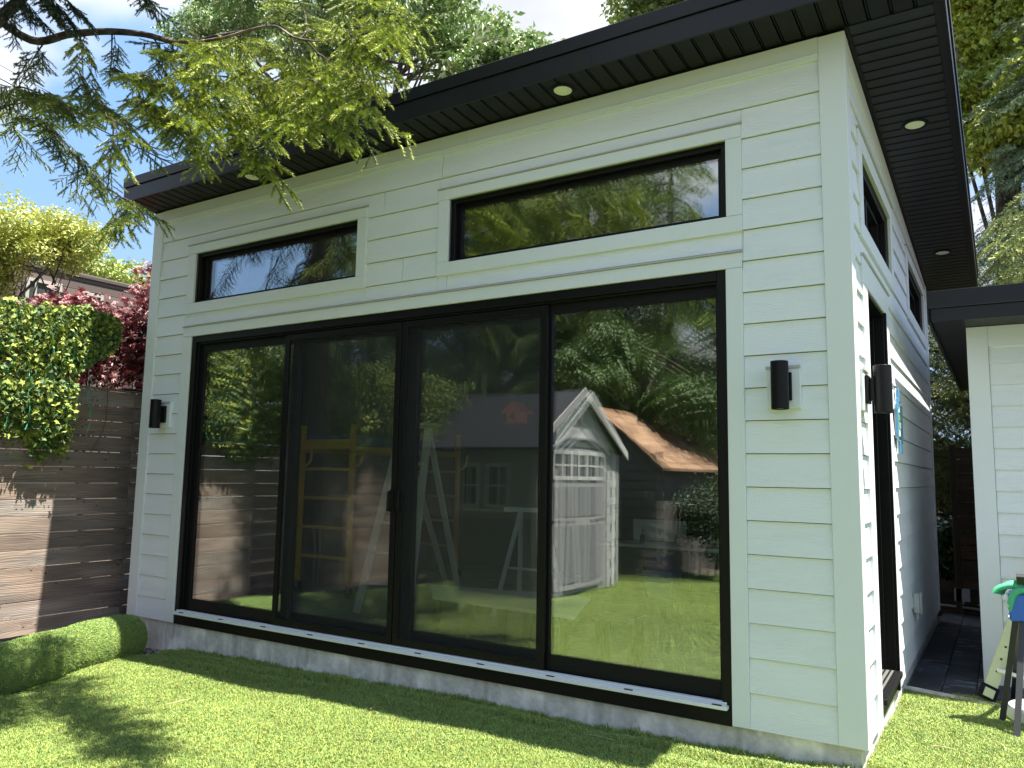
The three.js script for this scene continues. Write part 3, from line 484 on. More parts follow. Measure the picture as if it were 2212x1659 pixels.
// ---------------------------------------------------------------- paved passage
{
  const pas = structure('passage_base', cbox(0.0, 2.6, -0.3, -0.135, -5.6, -1.88, 0), std([0.3, 0.3, 0.3], 0.9)), r = rng(12);
  const m = [0, 1].map((k) => std([[0.75, 0.76, 0.8], [0.62, 0.63, 0.67]][k], 0.75, { map: T_slate, bumpMap: T_conbump, bumpScale: 0.003 }));
  for (let x = 0.012, i = 0; x < 2.4; x += 0.2, i++) for (let z = -1.9, k = 0; z > -5.5; z -= 0.92, k++) part(pas, 'paver', cbox(x, x + 0.196, -0.135, -0.105 + r() * 0.004, z - 0.916, z, 0.004, { ou: r() * 3, ov: r() * 3 }), m[(i + k) % 2]);
  structure('passage_kerb', hexa([V(-0.02, -0.2, -1.9), V(0.55, -0.2, -1.76), V(0.55, -0.2, -1.70), V(-0.02, -0.2, -1.83)], [V(-0.02, -0.098, -1.9), V(0.55, -0.1, -1.76), V(0.55, -0.105, -1.70), V(-0.02, -0.105, -1.83)]), std([0.8, 0.78, 0.74], 0.9, { map: T_concrete }));
}
// ---------------------------------------------------------------- neighbouring white shed
{
  const s = thing('white_shed', 'white lap-sided shed with dark flat eaves next to the studio passage', 'building'), r = rng(31), X = 0.474, Zf = -2.34, H = 2.43;
  part(s, 'wall', cbox(X, 3.6, -0.2, H, -6.6, Zf, 0), M.interior);
  const w = part(s, 'front_cladding', cbox(X + 0.112, 3.6, -0.1, 2.28, Zf + 0.0005, Zf + 0.003, 0), M.trim);
  for (let y = -0.13, i = 0; y < 2.27; y += 0.152, i++) {
    const y1 = Math.min(y + 0.152, 2.28), g = hexa([V(X + 0.112, y, Zf + 0.003), V(3.6, y, Zf + 0.003), V(3.6, y, Zf + 0.024), V(X + 0.112, y, Zf + 0.024)], [V(X + 0.112, y1, Zf + 0.003), V(3.6, y1, Zf + 0.003), V(3.6, y1, Zf + 0.007), V(X + 0.112, y1, Zf + 0.007)], { ou: r() * 2, ov: r() });
    part(w, 'siding_board', g, M.siding);
    part(w, 'siding_groove', cbox(X + 0.112, 3.6, y + 0.0005, y + 0.018, Zf + 0.004, Zf + 0.0095, 0), M.trim);
  }
  part(s, 'corner_board', cbox(X - 0.024, X + 0.11, -0.13, H, Zf + 0.001, Zf + 0.026, 0.002), M.trim);
  part(s, 'corner_board', cbox(X - 0.024, X - 0.001, -0.13, H, Zf - 0.11, Zf + 0.0005, 0.002), M.trim);
  part(s, 'frieze_board', cbox(X + 0.111, 3.6, 2.28, H, Zf + 0.004, Zf + 0.026, 0.002), M.trim);
  for (let y = -0.1; y < 2.4; y += 0.152) part(s, 'side_board', turnR(cbox(-6.6, Zf - 0.111, y, y + 0.149, X - 0.012, X - 0.001, 0.002, { ou: r() })), M.siding);
  const xe = 0.245, ze = -1.86, roof = part(s, 'roof', cbox(xe, 3.9, 2.45, 2.62, -6.9, ze, 0.004), M.black2);
  part(roof, 'fascia', cbox(xe + 0.012, 3.9, 2.405, 2.5, ze + 0.001, ze + 0.014, 0.002), M.fascia);
  part(roof, 'drip_edge', [cbox(xe - 0.012, 3.9, 2.505, 2.625, ze + 0.001, ze + 0.024, 0.002), cbox(xe - 0.012, 3.9, 2.5, 2.505, ze + 0.005, ze + 0.032, 0.001)], M.fascia);
  part(roof, 'fascia', cbox(xe - 0.014, xe - 0.001, 2.405, 2.625, -6.9, ze, 0.002), M.fascia);
  part(roof, 'soffit', cbox(xe + 0.001, X - 0.024, 2.432, 2.449, -6.9, ze - 0.001, 0), M.soffit);
  part(roof, 'soffit', cbox(X - 0.023, 3.9, 2.432, 2.449, Zf + 0.027, ze - 0.001, 0), M.soffit);
}
// ---------------------------------------------------------------- ladder, work stand, glove, lid
{
  const l = thing('extension_ladder', 'pale fibreglass and aluminium ladder leaning against the white shed', 'ladder', null), rail = std([0.62, 0.66, 0.38], 0.5), dk = M.black2;
  const foot = V(0.47, -0.09, -1.79), top = V(0.86, 0.95, -2.2), d = top.clone().sub(foot).normalize(), side = V(0.75, 0, 0.66).normalize();
  for (const k of [0, 0.38]) { const o = side.clone().multiplyScalar(k), a = foot.clone().add(o).addScaledVector(d, 0.07), b = top.clone().add(o); part(l, 'rail', sbar(a, b, 0.075, 0.028, V(0.3, 0.2, 1)), rail); const ft = part(l, 'foot', sbar(foot.clone().add(o), a.clone().addScaledVector(d, 0.02), 0.1, 0.04, V(0.3, 0.2, 1)), dk); part(ft, 'foot_plate', sbar(foot.clone().add(o).addScaledVector(d, 0.015), a.clone().addScaledVector(d, 0.0), 0.06, 0.05, V(0.3, 0.2, 1)), rail); for (let j = 1; j < 4; j++) part(l, 'rivet', sbar(foot.clone().add(o).addScaledVector(d, 0.1 + j * 0.085), foot.clone().add(o).addScaledVector(d, 0.112 + j * 0.085), 0.012, 0.034, V(0.3, 0.2, 1)), dk); }
  for (let k = 0; k < 4; k++) part(l, 'rung', bar(foot.clone().addScaledVector(d, 0.2 + k * 0.28), foot.clone().addScaledVector(d, 0.2 + k * 0.28).addScaledVector(side, 0.38), 0.014), M.alu);
  part(l, 'caution_sticker', sbar(foot.clone().addScaledVector(d, 0.62), foot.clone().addScaledVector(d, 0.86), 0.05, 0.032, V(0.3, 0.2, 1)), std([0.75, 0.6, 0.03], 0.5));
  const s = thing('work_stand', 'folding work stand with blue brackets and black steel legs on the turf', 'work stand', null), blue = phys([0.015, 0.11, 0.5], 0.35, { clearcoat: 0.4 }), blk = std([0.028, 0.028, 0.03], 0.45);
  const G = (x, z) => turfY(x, z) - 0.0;
  part(s, 'beam', cbox(0.645, 1.65, 0.53, 0.665, -1.4, -1.26, 0.006), blue);
  for (const x of [0.648, 1.5]) part(s, 'end_bracket', [cbox(x - 0.022, x + 0.06, 0.495, 0.655, -1.42, -1.24, 0.008), cbox(x - 0.026, x - 0.02, 0.51, 0.52, -1.42, -1.24, 0.002), cbox(x - 0.026, x - 0.02, 0.6, 0.61, -1.42, -1.24, 0.002)], blue);
  for (const [a, b, c] of [[-1.4, 0.64, 0], [-1.3, 0.525, 0], [-1.36, 0.58, 0]]) part(s, 'bolt', new THREE.SphereGeometry(0.011, 10, 8).scale(0.6, 1, 1).translate(0.621, b, a + 0.13), M.steel);
  for (const [x0, z0, x1, z1] of [[0.66, -1.36, 0.558, -1.38], [0.69, -1.28, 0.628, -1.04], [0.68, -1.4, 0.62, -2.02], [1.5, -1.36, 1.6, -1.5], [1.5, -1.3, 1.6, -1.05]]) part(s, 'leg', sbar(V(x0, 0.52, z0), V(x1, G(x1, z1), z1), 0.032, 0.022, V(0, 0, 1)), blk);
  part(s, 'top_rest', [hexa([V(0.67, 0.71, -1.36), V(1.6, 0.71, -1.36), V(1.6, 0.71, -1.24), V(0.67, 0.71, -1.24)], [V(0.67, 0.755, -1.4), V(1.6, 0.755, -1.4), V(1.6, 0.755, -1.2), V(0.67, 0.755, -1.2)]), cbox(0.72, 0.78, 0.665, 0.712, -1.34, -1.26, 0.003)], blk);
  // work glove draped over the beam
  const g = thing('work_glove', 'green rubber work glove draped over the blue work stand', 'glove', null), gr = std([0.06, 0.4, 0.2], 0.6), pale = std([0.35, 0.62, 0.48], 0.7);
  const palm = []; for (let k = 0; k < 4; k++) { const z = -1.27 - k * 0.028; palm.push(tube(curve([V(0.80, 0.683, z), V(0.70, 0.69 + k * 0.003, z), V(0.63, 0.692, z - 0.004), V(0.575 + k * 0.008, 0.672 - k * 0.004, z + 0.004), V(0.552 + k * 0.014, 0.645 - k * 0.006, z + 0.01)], 14), [0.022, 0.023, 0.023, 0.022, 0.021, 0.02, 0.0195, 0.019, 0.0185, 0.018, 0.0175, 0.017, 0.016, 0.013, 0.006], 10)); }
  palm.push(new THREE.SphereGeometry(1, 20, 12).scale(0.075, 0.022, 0.06).translate(0.74, 0.69, -1.31).toNonIndexed());
  part(g, 'glove_body', palm, gr); part(g, 'thumb', tube(curve([V(0.72, 0.685, -1.25), V(0.66, 0.66, -1.235), V(0.635, 0.6, -1.236), V(0.63, 0.55, -1.24)], 10), [0.02, 0.02, 0.02, 0.019, 0.019, 0.018, 0.018, 0.017, 0.015, 0.012, 0.005], 10), gr); part(g, 'cuff', tube([V(0.78, 0.69, -1.31), V(0.86, 0.692, -1.31)], [0.05, 0.056], 16, false).scale(1, 0.999, 1), pale);
  const b = thing('bucket_lid', 'clear ribbed plastic tub lid lying under the work stand', 'lid', null, [0.78, turfY(0.78, -1.5), -1.5]);
  const pl = phys([0.7, 0.74, 0.74], 0.25, { transmission: 0.4, thickness: 0 }); part(b, 'rim', new THREE.LatheGeometry([[0.19, 0.0], [0.2, 0.01], [0.19, 0.075], [0.18, 0.08], [0.172, 0.07], [0.17, 0.06]].map(([a, c]) => new THREE.Vector2(a, c)), 40), pl); part(b, 'disc', new THREE.LatheGeometry([0, 0.03, 0.05, 0.07, 0.09, 0.11, 0.13, 0.15, 0.17].map((a, i) => new THREE.Vector2(a + 0.0001, 0.06 + (i % 2) * 0.006)), 40), pl);
}
// ---------------------------------------------------------------- rolled turf
{
  const a = V(-5.55, 0, 0.30), b = V(-4.88, 0, 3.0), n = 26, pts = [], rad = []; const rr = 0.172;
  for (let i = 0; i <= n; i++) { const t = i / n, x = lerp(a.x, b.x, t), z = lerp(a.z, b.z, t); pts.push(V(x, lawnY(x, z) + rr * 0.66 + 0.006 * Math.sin(t * 9), z)); rad.push(rr * (1.04 + 0.015 * Math.sin(t * 19 + 0.6) + 0.03 * Math.sin(t * 43 + 1)) * (i === 0 ? 0.86 : i === 1 ? 0.97 : 1)); }
  const g = thing('turf_roll', 'thick roll of green artificial turf lying by the board fence', 'turf roll', null);
  const shape = tube(pts, rad, 40, true); part(g, 'roll', shape, std([0.3, 0.34, 0.3], 0.95, { map: T_turf }));
  const r = rng(91), lists = [[], []], cols = [[], []], up = V(0, 1, 0), ax = b.clone().sub(a).normalize();
  for (let i = 0; i < 30000; i++) {
    const t = r(), f = t * n, k = Math.min(n - 1, Math.floor(f)), c = pts[k].clone().lerp(pts[k + 1], f - k), R0 = lerp(rad[k], rad[k + 1], f - k), w = r() * 6.283, nn = V(Math.cos(w) * ax.z, Math.sin(w), -Math.cos(w) * ax.x).normalize();
    if (nn.y < -0.75) continue; const j = i % 2, q = new THREE.Quaternion().setFromUnitVectors(up, nn).multiply(new THREE.Quaternion().setFromAxisAngle(up, r() * 6.28));
    lists[j].push(new THREE.Matrix4().compose(c.addScaledVector(nn, R0 - 0.006), q, V(1, 1, 1).multiplyScalar(0.85 + r() * 0.4))); const s = 0.8 + r() * 0.45; cols[j].push(lin(s * 0.95, s, s));
  }
  for (let i = 0; i < 1600; i++) { // end face
    const rad0 = Math.sqrt(r()) * 0.16, w = r() * 6.283, p = pts[0].clone().add(V(Math.cos(w) * rad0 * ax.z, Math.sin(w) * rad0, -Math.cos(w) * rad0 * ax.x)), q = new THREE.Quaternion().setFromUnitVectors(up, ax.clone().negate()); const j = i % 2;
    lists[j].push(new THREE.Matrix4().compose(p, q, V(1, 1, 1))); cols[j].push(lin(0.9, 0.95, 0.9));
  }
  for (let j = 0; j < 2; j++) instanced(g, 'turf_pile', tufts[j], turfMat, lists[j], cols[j]);
}
// ---------------------------------------------------------------- dark house beyond the fence
{
  const h = thing('brown_house', 'dark brown clad flat-roofed house beyond the board fence', 'building'), r = rng(61), X = -14, z0 = -9, z1 = 3.5, y1 = 4.86;
  const mat = [0, 1, 2].map((k) => std([[0.1, 0.075, 0.07], [0.085, 0.065, 0.06], [0.115, 0.088, 0.08]][k], 0.7));
  part(h, 'wall', cbox(X - 6, X, -0.5, y1, z0, z1, 0), mat[1]);
  const wins = [[-3.21, -2.7, 3.55, 4.60], [-4.0, -3.7, 3.7, 4.55], [-5.15, -4.85, 3.2, 4.2], [-1.9, -1.2, 3.5, 4.6], [-7.2, -6.4, 3.2, 4.2]];
  const cl = part(h, 'cladding', cbox(X, X + 0.005, 1, y1, z0, z1, 0), mat[1]);
  for (let y = 1.0; y < y1 - 0.02; y += 0.165) for (const q of subtract([z0, z1, y, y + 0.158], wins.map(([a, b, c, d]) => [a - 0.07, b + 0.07, c - 0.07, d + 0.07]))) part(cl, 'cladding_board', turnR(cbox(q[0], q[1], q[2], q[3], X + 0.0055, X + 0.02, 0.003)), mat[Math.floor(r() * 3)]);
  const fr = std([0.34, 0.33, 0.3], 0.5), gl = phys([0.05, 0.06, 0.06], 0.05, { ior: 2 });
  for (const [a, b, c, d] of wins) { const w = part(h, 'window', [cbox(X, X + 0.05, c - 0.06, c, a - 0.06, b + 0.06, 0.003), cbox(X, X + 0.05, d, d + 0.06, a - 0.06, b + 0.06, 0.003), cbox(X, X + 0.05, c, d, a - 0.06, a, 0.003), cbox(X, X + 0.05, c, d, b, b + 0.06, 0.003), ...(b - a > 0.4 ? [cbox(X, X + 0.045, c, d, b - 0.13, b - 0.09, 0.003)] : [])], fr); part(w, 'pane', cbox(X + 0.006, X + 0.012, c, d, a, b, 0), gl); }
  part(h, 'parapet_cap', cbox(X - 6.05, X + 0.06, y1, y1 + 0.07, z0 - 0.05, z1 + 0.05, 0.008), std([0.06, 0.05, 0.048], 0.6));
}
// ---------------------------------------------------------------- overhead cables
for (const [a, b, c, lab] of [[[368, 352], [180, 262], 0.017, 'thicker black overhead cable passing behind the studio roof edge'], [[425, 367], [200, 250], 0.009, 'thin black overhead cable passing behind the studio roof edge']]) {
  const p = at(a[0], a[1], 'z', -6.2), q = at(b[0], b[1], 'z', -6.2), d = q.clone().sub(p), pts = []; for (let i = 0; i <= 20; i++) { const t = -0.8 + i / 20 * 4.5, w = p.clone().addScaledVector(d, t); w.y += 0.03 * t * (t - 1); pts.push(w); }
  solo('overhead_cable', tube(pts, c, 6), M.black2, lab, 'cable', null);
}

// ---------------------------------------------------------------- foliage helpers
const UP = V(0, 1, 0), Q = () => new THREE.Quaternion();
function geoFrom(P, C) { const g = new THREE.BufferGeometry(); g.setAttribute('position', new THREE.Float32BufferAttribute(P, 3)); if (C) g.setAttribute('color', new THREE.Float32BufferAttribute(C, 3)); g.computeVertexNormals(); return g; }
// a clump of folded leaves around a short twig
function leafClump(seed, n, R0, L, Wd, star) {
  const r = rng(seed), P = [], a = V(), b = V(), c = V();
  for (let i = 0; i < n; i++) {
    const p = V(r() - 0.5, r() - 0.5, r() - 0.5).multiplyScalar(2 * R0); p.y *= 0.7;
    const dir = V(r() - 0.5, (r() - 0.65) * 0.8, r() - 0.5).normalize(), side = V().crossVectors(dir, V(r() - 0.5, 1, r() - 0.5)).normalize(), nrm = V().crossVectors(side, dir), l = L * (0.7 + r() * 0.6), w = Wd * (0.7 + r() * 0.6);
    const k = star ? 5 : 1;
    for (let j = 0; j < k; j++) {
      const an = star ? (j - 2) * 0.62 : 0, d = dir.clone().multiplyScalar(Math.cos(an)).addScaledVector(side, Math.sin(an)), s = V().crossVectors(nrm, d), ll = star ? l * [0.55, 0.85, 1, 0.85, 0.55][j] : l;
      const B = p, T = p.clone().addScaledVector(d, ll).addScaledVector(nrm, -ll * 0.15), A = p.clone().addScaledVector(d, ll * 0.45).addScaledVector(s, w / 2).addScaledVector(nrm, w * 0.15), C2 = p.clone().addScaledVector(d, ll * 0.45).addScaledVector(s, -w / 2).addScaledVector(nrm, w * 0.15);
      for (const q of [B, A, T, B, T, C2]) P.push(q.x, q.y, q.z);
    }
  }
  return geoFrom(P);
}
// a flat spruce spray: axis along +x, side twigs, needles all round
function spray(seed, len, twigs, tl, needles, nl, nw) {
  const r = rng(seed), P = [], C = [];
  const stem = (a, b, w) => { const d = b.clone().sub(a), s = V().crossVectors(d, UP).normalize().multiplyScalar(w), u = V().crossVectors(s, d).normalize().multiplyScalar(w); for (const q of [a.clone().add(s), a.clone().sub(s), b, a.clone().add(u), a.clone().sub(u), b]) { P.push(q.x, q.y, q.z); C.push(0.5, 0.5, 0.42); } };
  const twig = (a, b, n, f) => {
    stem(a, b, 0.0034); const d = b.clone().sub(a), L = d.length(); d.normalize(); const s = V().crossVectors(d, Math.abs(d.y) > 0.9 ? V(1, 0, 0) : UP).normalize(), u = V().crossVectors(s, d);
    for (let i = 0; i < n; i++) {
      const t = 0.08 + 0.92 * (i + r()) / n, w = r() * 6.283, o = s.clone().multiplyScalar(Math.cos(w)).addScaledVector(u, Math.sin(w)), p = a.clone().addScaledVector(d, t * L), e = p.clone().addScaledVector(o, nl * 0.8 * (0.8 + r() * 0.4)).addScaledVector(d, nl * 0.75), q = V().crossVectors(o, d).multiplyScalar(nw / 2);
      const k = lerp(0.75, 1.35, t * f) * (0.8 + r() * 0.4); for (const x of [p.clone().add(q), p.clone().sub(q), e]) { P.push(x.x, x.y, x.z); C.push(k * lerp(0.9, 1.1, t * f), k, k * lerp(1.1, 0.75, t * f)); }
    }
  };
  const base = V(0, 0, 0), tip = V(len, -0.04 * len, 0);
  twig(base, tip, Math.round(needles * len / tl * 0.9), 0.7);
  for (let i = 0; i < twigs; i++) { const t = 0.12 + 0.8 * i / twigs, sd = i % 2 ? 1 : -1, l = tl * (1.05 - 0.55 * t) * (0.8 + r() * 0.4), an = 0.7 + r() * 0.3, a = base.clone().lerp(tip, t), b = a.clone().add(V(Math.cos(an) * l, -0.12 * l - r() * 0.25 * l, sd * Math.sin(an) * l)); twig(a, b, Math.round(needles * l / tl), 1); }
  return geoFrom(P, C);
}
const leafMat = (c, o = {}) => phys(c, 0.55, { transmission: 0.45, thickness: 0, ...o });
const needleMat = (c) => phys(c, 0.6, { vertexColors: true, transmission: 0.25, thickness: 0 });
function limbPath(a, b, sag, r, n = 8) { const pts = []; const m = a.clone().lerp(b, 0.5).add(V((r() - 0.5) * 0.4, sag, (r() - 0.5) * 0.4)); for (let i = 0; i <= n; i++) { const t = i / n; pts.push(a.clone().multiplyScalar((1 - t) * (1 - t)).addScaledVector(m, 2 * t * (1 - t)).addScaledVector(b, t * t)); } return pts; }
// broad-leaved tree: trunks, limbs to lobes, leaf clumps round the lobes
function leafTree(o) {
  const r = rng(o.seed), g = thing(o.name, o.label, o.cat ?? 'tree', o.group), lobes = [];
  const trunks = o.trunks ?? [[o.base, o.top, o.r0]];
  for (const [a, b, rad] of trunks) { const A = V(...a), B = V(...b), pts = limbPath(A, B, 0.2, r, 12); part(g, 'trunk', tube(pts, pts.map((_, i) => rad * (1 - 0.75 * i / 12)), 9), o.bark ?? M.greybark); }
  for (let k = 0; k < o.lobes; k++) { // lobes inside the crown ellipsoids
    const e = o.crown[Math.floor(r() * o.crown.length)]; let p; do { p = V(r() * 2 - 1, r() * 2 - 1, r() * 2 - 1); } while (p.lengthSq() > 1); p.multiplyScalar(0.55 + 0.45 * r()); lobes.push(V(e[0] + p.x * e[3], e[1] + p.y * e[4], e[2] + p.z * e[5]));
  }
  const limbs = []; const m = Math.min(o.limbs ?? 24, lobes.length);
  for (let k = 0; k < m; k++) { const T = trunks[k % trunks.length], A = V(...T[0]).lerp(V(...T[1]), 0.35 + 0.6 * r()), pts = limbPath(A, lobes[k], 0.3, r, 7); part(g, 'limb', tube(pts, pts.map((_, i) => (o.limbR ?? 0.05) * (1 - 0.8 * i / 7)), 6), o.bark ?? M.greybark); }
  const ms = [], cs = [], lr = o.lobeR ?? 0.7;
  for (let k = 0; k < o.n; k++) {
    const L = lobes[k % lobes.length]; let p; do { p = V(r() * 2 - 1, r() * 2 - 1, r() * 2 - 1); } while (p.lengthSq() > 1);
    p.multiplyScalar(lr); p.y *= 0.6; const q = Q().setFromEuler(new THREE.Euler((r() - 0.5) * 1.2, r() * 6.28, (r() - 0.5) * 1.2)), s = 0.7 + r() * 0.6;
    ms.push(new THREE.Matrix4().compose(L.clone().add(p), q, V(s, s, s))); const c = o.colors[Math.floor(r() * o.colors.length)], t = 0.8 + r() * 0.4; cs.push(lin(c[0] * t, c[1] * t, c[2] * t));
  }
  instanced(g, 'crown', o.leaf, o.mat ?? M.leafw, ms, cs); return g;
}
M.leafw = leafMat([1, 1, 1]); M.ivy = leafMat([1, 1, 1], { roughness: 0.7, transmission: 0.25 });
const clumpA = leafClump(5, 12, 0.13, 0.11, 0.075), clumpS = leafClump(6, 14, 0.09, 0.06, 0.038), clumpStar = leafClump(7, 7, 0.08, 0.075, 0.022, true), clumpB = leafClump(8, 12, 0.2, 0.15, 0.1);
// conifer: tiers of drooping sprays round a trunk
function conifer(o) {
  const r = rng(o.seed), g = thing(o.name, o.label, 'tree', o.group), pts = [], y0 = o.y0 ?? -0.3; for (let i = 0; i <= 8; i++) pts.push(V(o.x + 0.05 * Math.sin(i), y0 + (o.h - y0) * i / 8, o.z));
  part(g, 'trunk', tube(pts, pts.map((_, i) => (o.tr ?? 0.16) * (1 - 0.9 * i / 8)), 9), M.bark);
  const ms = [], cs = []; let n = 0;
  for (let y = o.low; y < o.h; y += o.dy ?? 0.22) {
    const t = (y - o.low) / (o.h - o.low), rad = o.rad * (o.shape ? o.shape(t) : Math.pow(1 - t, 0.75)) + 0.12, nb = Math.max(4, Math.round(rad * (o.dens ?? 6)));
    for (let b = 0; b < nb; b++) {
      const an = r() * 6.283, R1 = rad * (0.72 + r() * 0.4), dr = (o.droop ?? 0.3), dir = V(Math.cos(an), 0, Math.sin(an));
      if (o.keep && !o.keep(an, y)) continue;
      if (n++ % 5 === 0) { const a = V(o.x, y, o.z); part(g, 'bough', tube([a, a.clone().addScaledVector(dir, R1 * 0.5).add(V(0, -dr * R1 * 0.15, 0)), a.clone().addScaledVector(dir, R1 * 0.9).add(V(0, -dr * R1 * 0.55, 0))], [0.028, 0.018, 0.006], 5, false), M.bark); }
      for (let s = 0.12; s < 1; s += (o.step ?? 0.24) / R1) {
        const p = V(o.x, y, o.z).addScaledVector(dir, R1 * s).add(V((r() - 0.5) * 0.25, -dr * R1 * s * s * 0.6 + (r() - 0.5) * 0.18, (r() - 0.5) * 0.25)), e = new THREE.Euler(0, -an + (r() - 0.5) * 1.6, -0.15 - dr * s * 0.9 - r() * 0.5, 'YXZ'), k = (o.scale ?? 1) * (0.75 + r() * 0.5);
        ms.push(new THREE.Matrix4().compose(p, Q().setFromEuler(e), V(k, k, k))); const c = o.colors[Math.floor(r() * o.colors.length)], tt = 0.8 + r() * 0.4; cs.push(lin(c[0] * tt, c[1] * tt, c[2] * tt));
      }
    }
  }
  instanced(g, 'crown', o.geo, M.needle, ms, cs); return g;
}
M.needle = needleMat([1, 1, 1]);
const sprayNear = [spray(21, 0.24, 6, 0.14, 84, 0.018, 0.0048), spray(22, 0.2, 5, 0.13, 80, 0.018, 0.0048), spray(23, 0.28, 7, 0.13, 80, 0.017, 0.0048)];
const sprayFar = spray(25, 0.5, 10, 0.26, 16, 0.05, 0.013);

// ---------------------------------------------------------------- the spruce: trunk beside the fence, one long limb over the yard
{
  const r = rng(301), g = thing('spruce_tree', 'tall spruce with a long drooping limb reaching over the studio eave', 'tree'), tx = -6.05, tz = 1.85;
  const tp = []; for (let i = 0; i <= 16; i++) tp.push(V(tx + 0.04 * Math.sin(i * 0.9), -0.25 + i * 0.75, tz + 0.02 * i));
  part(g, 'trunk', tube(tp, tp.map((_, i) => i === 0 ? 0.24 : 0.155 - 0.0055 * i), 16), M.bark);
  const zOf = (px) => lerp(1.5, 1.15, clamp(px / 800, 0, 1)), pix = (x, y, dz = 0) => at(x, y, 'z', zOf(x) + dz);
  const lift = (y) => y - clamp((y - 90) * 0.22, 0, 62);
  const main = curve([V(tx, 5.0, tz), pix(60, 84), pix(150, 74), pix(230, 68), pix(310, 74), pix(400, 94), pix(470, 78), pix(545, 66)], 40);
  part(g, 'limb', tube(main, main.map((_, i) => 0.034 - 0.0006 * i), 9), M.bark);
  const main2 = curve([pix(400, 94), pix(480, 82, 0.1), pix(590, 56, 0.15), pix(640, 82, 0.2), pix(700, 88, 0.2), pix(810, 50, 0.25)], 24); part(g, 'limb', tube(main2, main2.map((_, i) => 0.011 - 0.0003 * i), 6), M.greybark);
  const ends = [[30, 330], [8, 255], [70, 300], [105, 335], [160, 305], [200, 255], [232, 300], [150, 385], [55, 395], [165, 478], [190, 435], [240, 400], [272, 330], [300, 385], [322, 300], [232, 470], [345, 285], [360, 350], [400, 335], [422, 390], [432, 300], [470, 380], [482, 320], [505, 365], [545, 395], [572, 420], [560, 330], [600, 300], [622, 270], [655, 330], [690, 312], [722, 332], [760, 300], [795, 288], [742, 258], [780, 215], [700, 228], [660, 200], [620, 180], [720, 160], [762, 115], [800, 62], [850, 28], [862, 90], [832, 150], [782, 135], [560, 205], [500, 235], [450, 205], [400, 182], [370, 145], [450, 112], [520, 118], [580, 120], [640, 118], [690, 62], [742, 22], [800, 5], [655, 20], [560, 260], [520, 290], [450, 260], [380, 240], [330, 215], [280, 190], [240, 165], [600, 235], [660, 265], [520, 175], [610, 150], [690, 130], [300, 250], [350, 195], [180, 215], [100, 245], [40, 215], [20, 290], [130, 275], [620, 320], [580, 365], [275, 500], [250, 540], [300, 520], [480, 150], [540, 90], [720, 200], [700, 275], [640, 235], [760, 180], [480, 270], [420, 230], [350, 120], [400, 130]];
  const lists = sprayNear.map(() => []), cols = sprayNear.map(() => []);
  const put = (p, dir, roll, k, c) => { const i = Math.floor(r() * 3), x = dir.clone().normalize(), z = V().crossVectors(x, UP).normalize().applyAxisAngle(x, roll), y = V().crossVectors(z, x); lists[i].push(new THREE.Matrix4().makeBasis(x, y, z).scale(V(k, k, k)).setPosition(p)); cols[i].push(c); };
  const scr = (v) => { const s = v.clone().project(camera); return [(s.x + 1) * 1106, (1 - s.y) * 829.5]; }, nodes = main.slice(8).concat(main2).map((v) => [v, ...scr(v)]);
  const md = ([x, y]) => Math.min(...nodes.slice(0, 58).map((n) => Math.hypot(n[1] - x, n[2] - y)));
  ends.sort((a, b) => md(a) - md(b));
  for (const [ex, ey0] of ends) {
    const ey = lift(ey0); let best = nodes[0], bd = 1e9; for (const n of nodes) { const dx = ex - n[1], dy = ey - n[2], d = Math.hypot(dx, dy), pen = (dx < -10 ? 50 : 0) + (d < 40 ? 80 : 0) + (dy < -30 ? 60 : 0) + (ey > 360 && dx > 25 ? 45 : 0); if (d + pen < bd) { bd = d + pen; best = n; } }
    const S = best[0].clone(), E = pix(ex, ey, clamp(S.z - zOf(ex) + (r() - 0.5) * 0.5, -0.42, 0.42)), m = S.clone().lerp(E, 0.5); m.y += 0.12 * S.distanceTo(E); const n = 8, pts = []; for (let i = 0; i <= n; i++) { const t = i / n, v = S.clone().multiplyScalar((1 - t) ** 2).addScaledVector(m, 2 * t * (1 - t)).addScaledVector(E, t * t); pts.push(v); if (i > 2) nodes.push([v, ...scr(v)]); }
    part(g, 'branch', tube(pts, pts.map((_, i) => 0.0075 - 0.0006 * i), 5, false), M.bark);
    const len = S.distanceTo(E), young = r(), down = E.y < S.y - 0.75 * Math.hypot(E.x - S.x, E.z - S.z); let sd = 1;
    for (let s = 0.05; s <= len; s += 0.05) {
      const t = s / len, i = Math.min(n - 1, Math.floor(t * n)), p = pts[i].clone().lerp(pts[i + 1], t * n - i), tan = pts[i + 1].clone().sub(pts[i]).normalize(), lat = V().crossVectors(tan, UP).normalize(); sd = -sd;
      const d = tan.clone().multiplyScalar(0.9).addScaledVector(lat, sd * (0.45 + r() * 0.6)).add(V((r() - 0.5) * 0.5, (down ? -0.35 : -0.05) - r() * 0.35, (r() - 0.5) * 0.5)), c = 0.75 + 0.5 * r(), yg = clamp(young * 0.45 + t * 0.35 + (r() - 0.5) * 0.5 + (ex > 380 ? 0.45 : 0.05), 0, 1);
      for (let k = 0; k < (r() < 0.3 ? 2 : 1); k++) put(p.clone().add(V((r() - 0.5) * 0.04, (r() - 0.5) * 0.05, (r() - 0.5) * 0.12)), k ? d.clone().add(V(r() - 0.5, -r() * 0.3, r() - 0.5).multiplyScalar(0.9)) : d, (r() - 0.5) * 1.0, 0.62 + r() * 0.5, lin(lerp(0.05, 0.34, yg) * c, lerp(0.10, 0.41, yg) * c, lerp(0.045, 0.06, yg) * c));
    }
    put(pts[n - 1], E.clone().sub(m).normalize().add(V(0, -0.1, 0)), 0, 0.6, lin(0.2, 0.28, 0.05));
  }
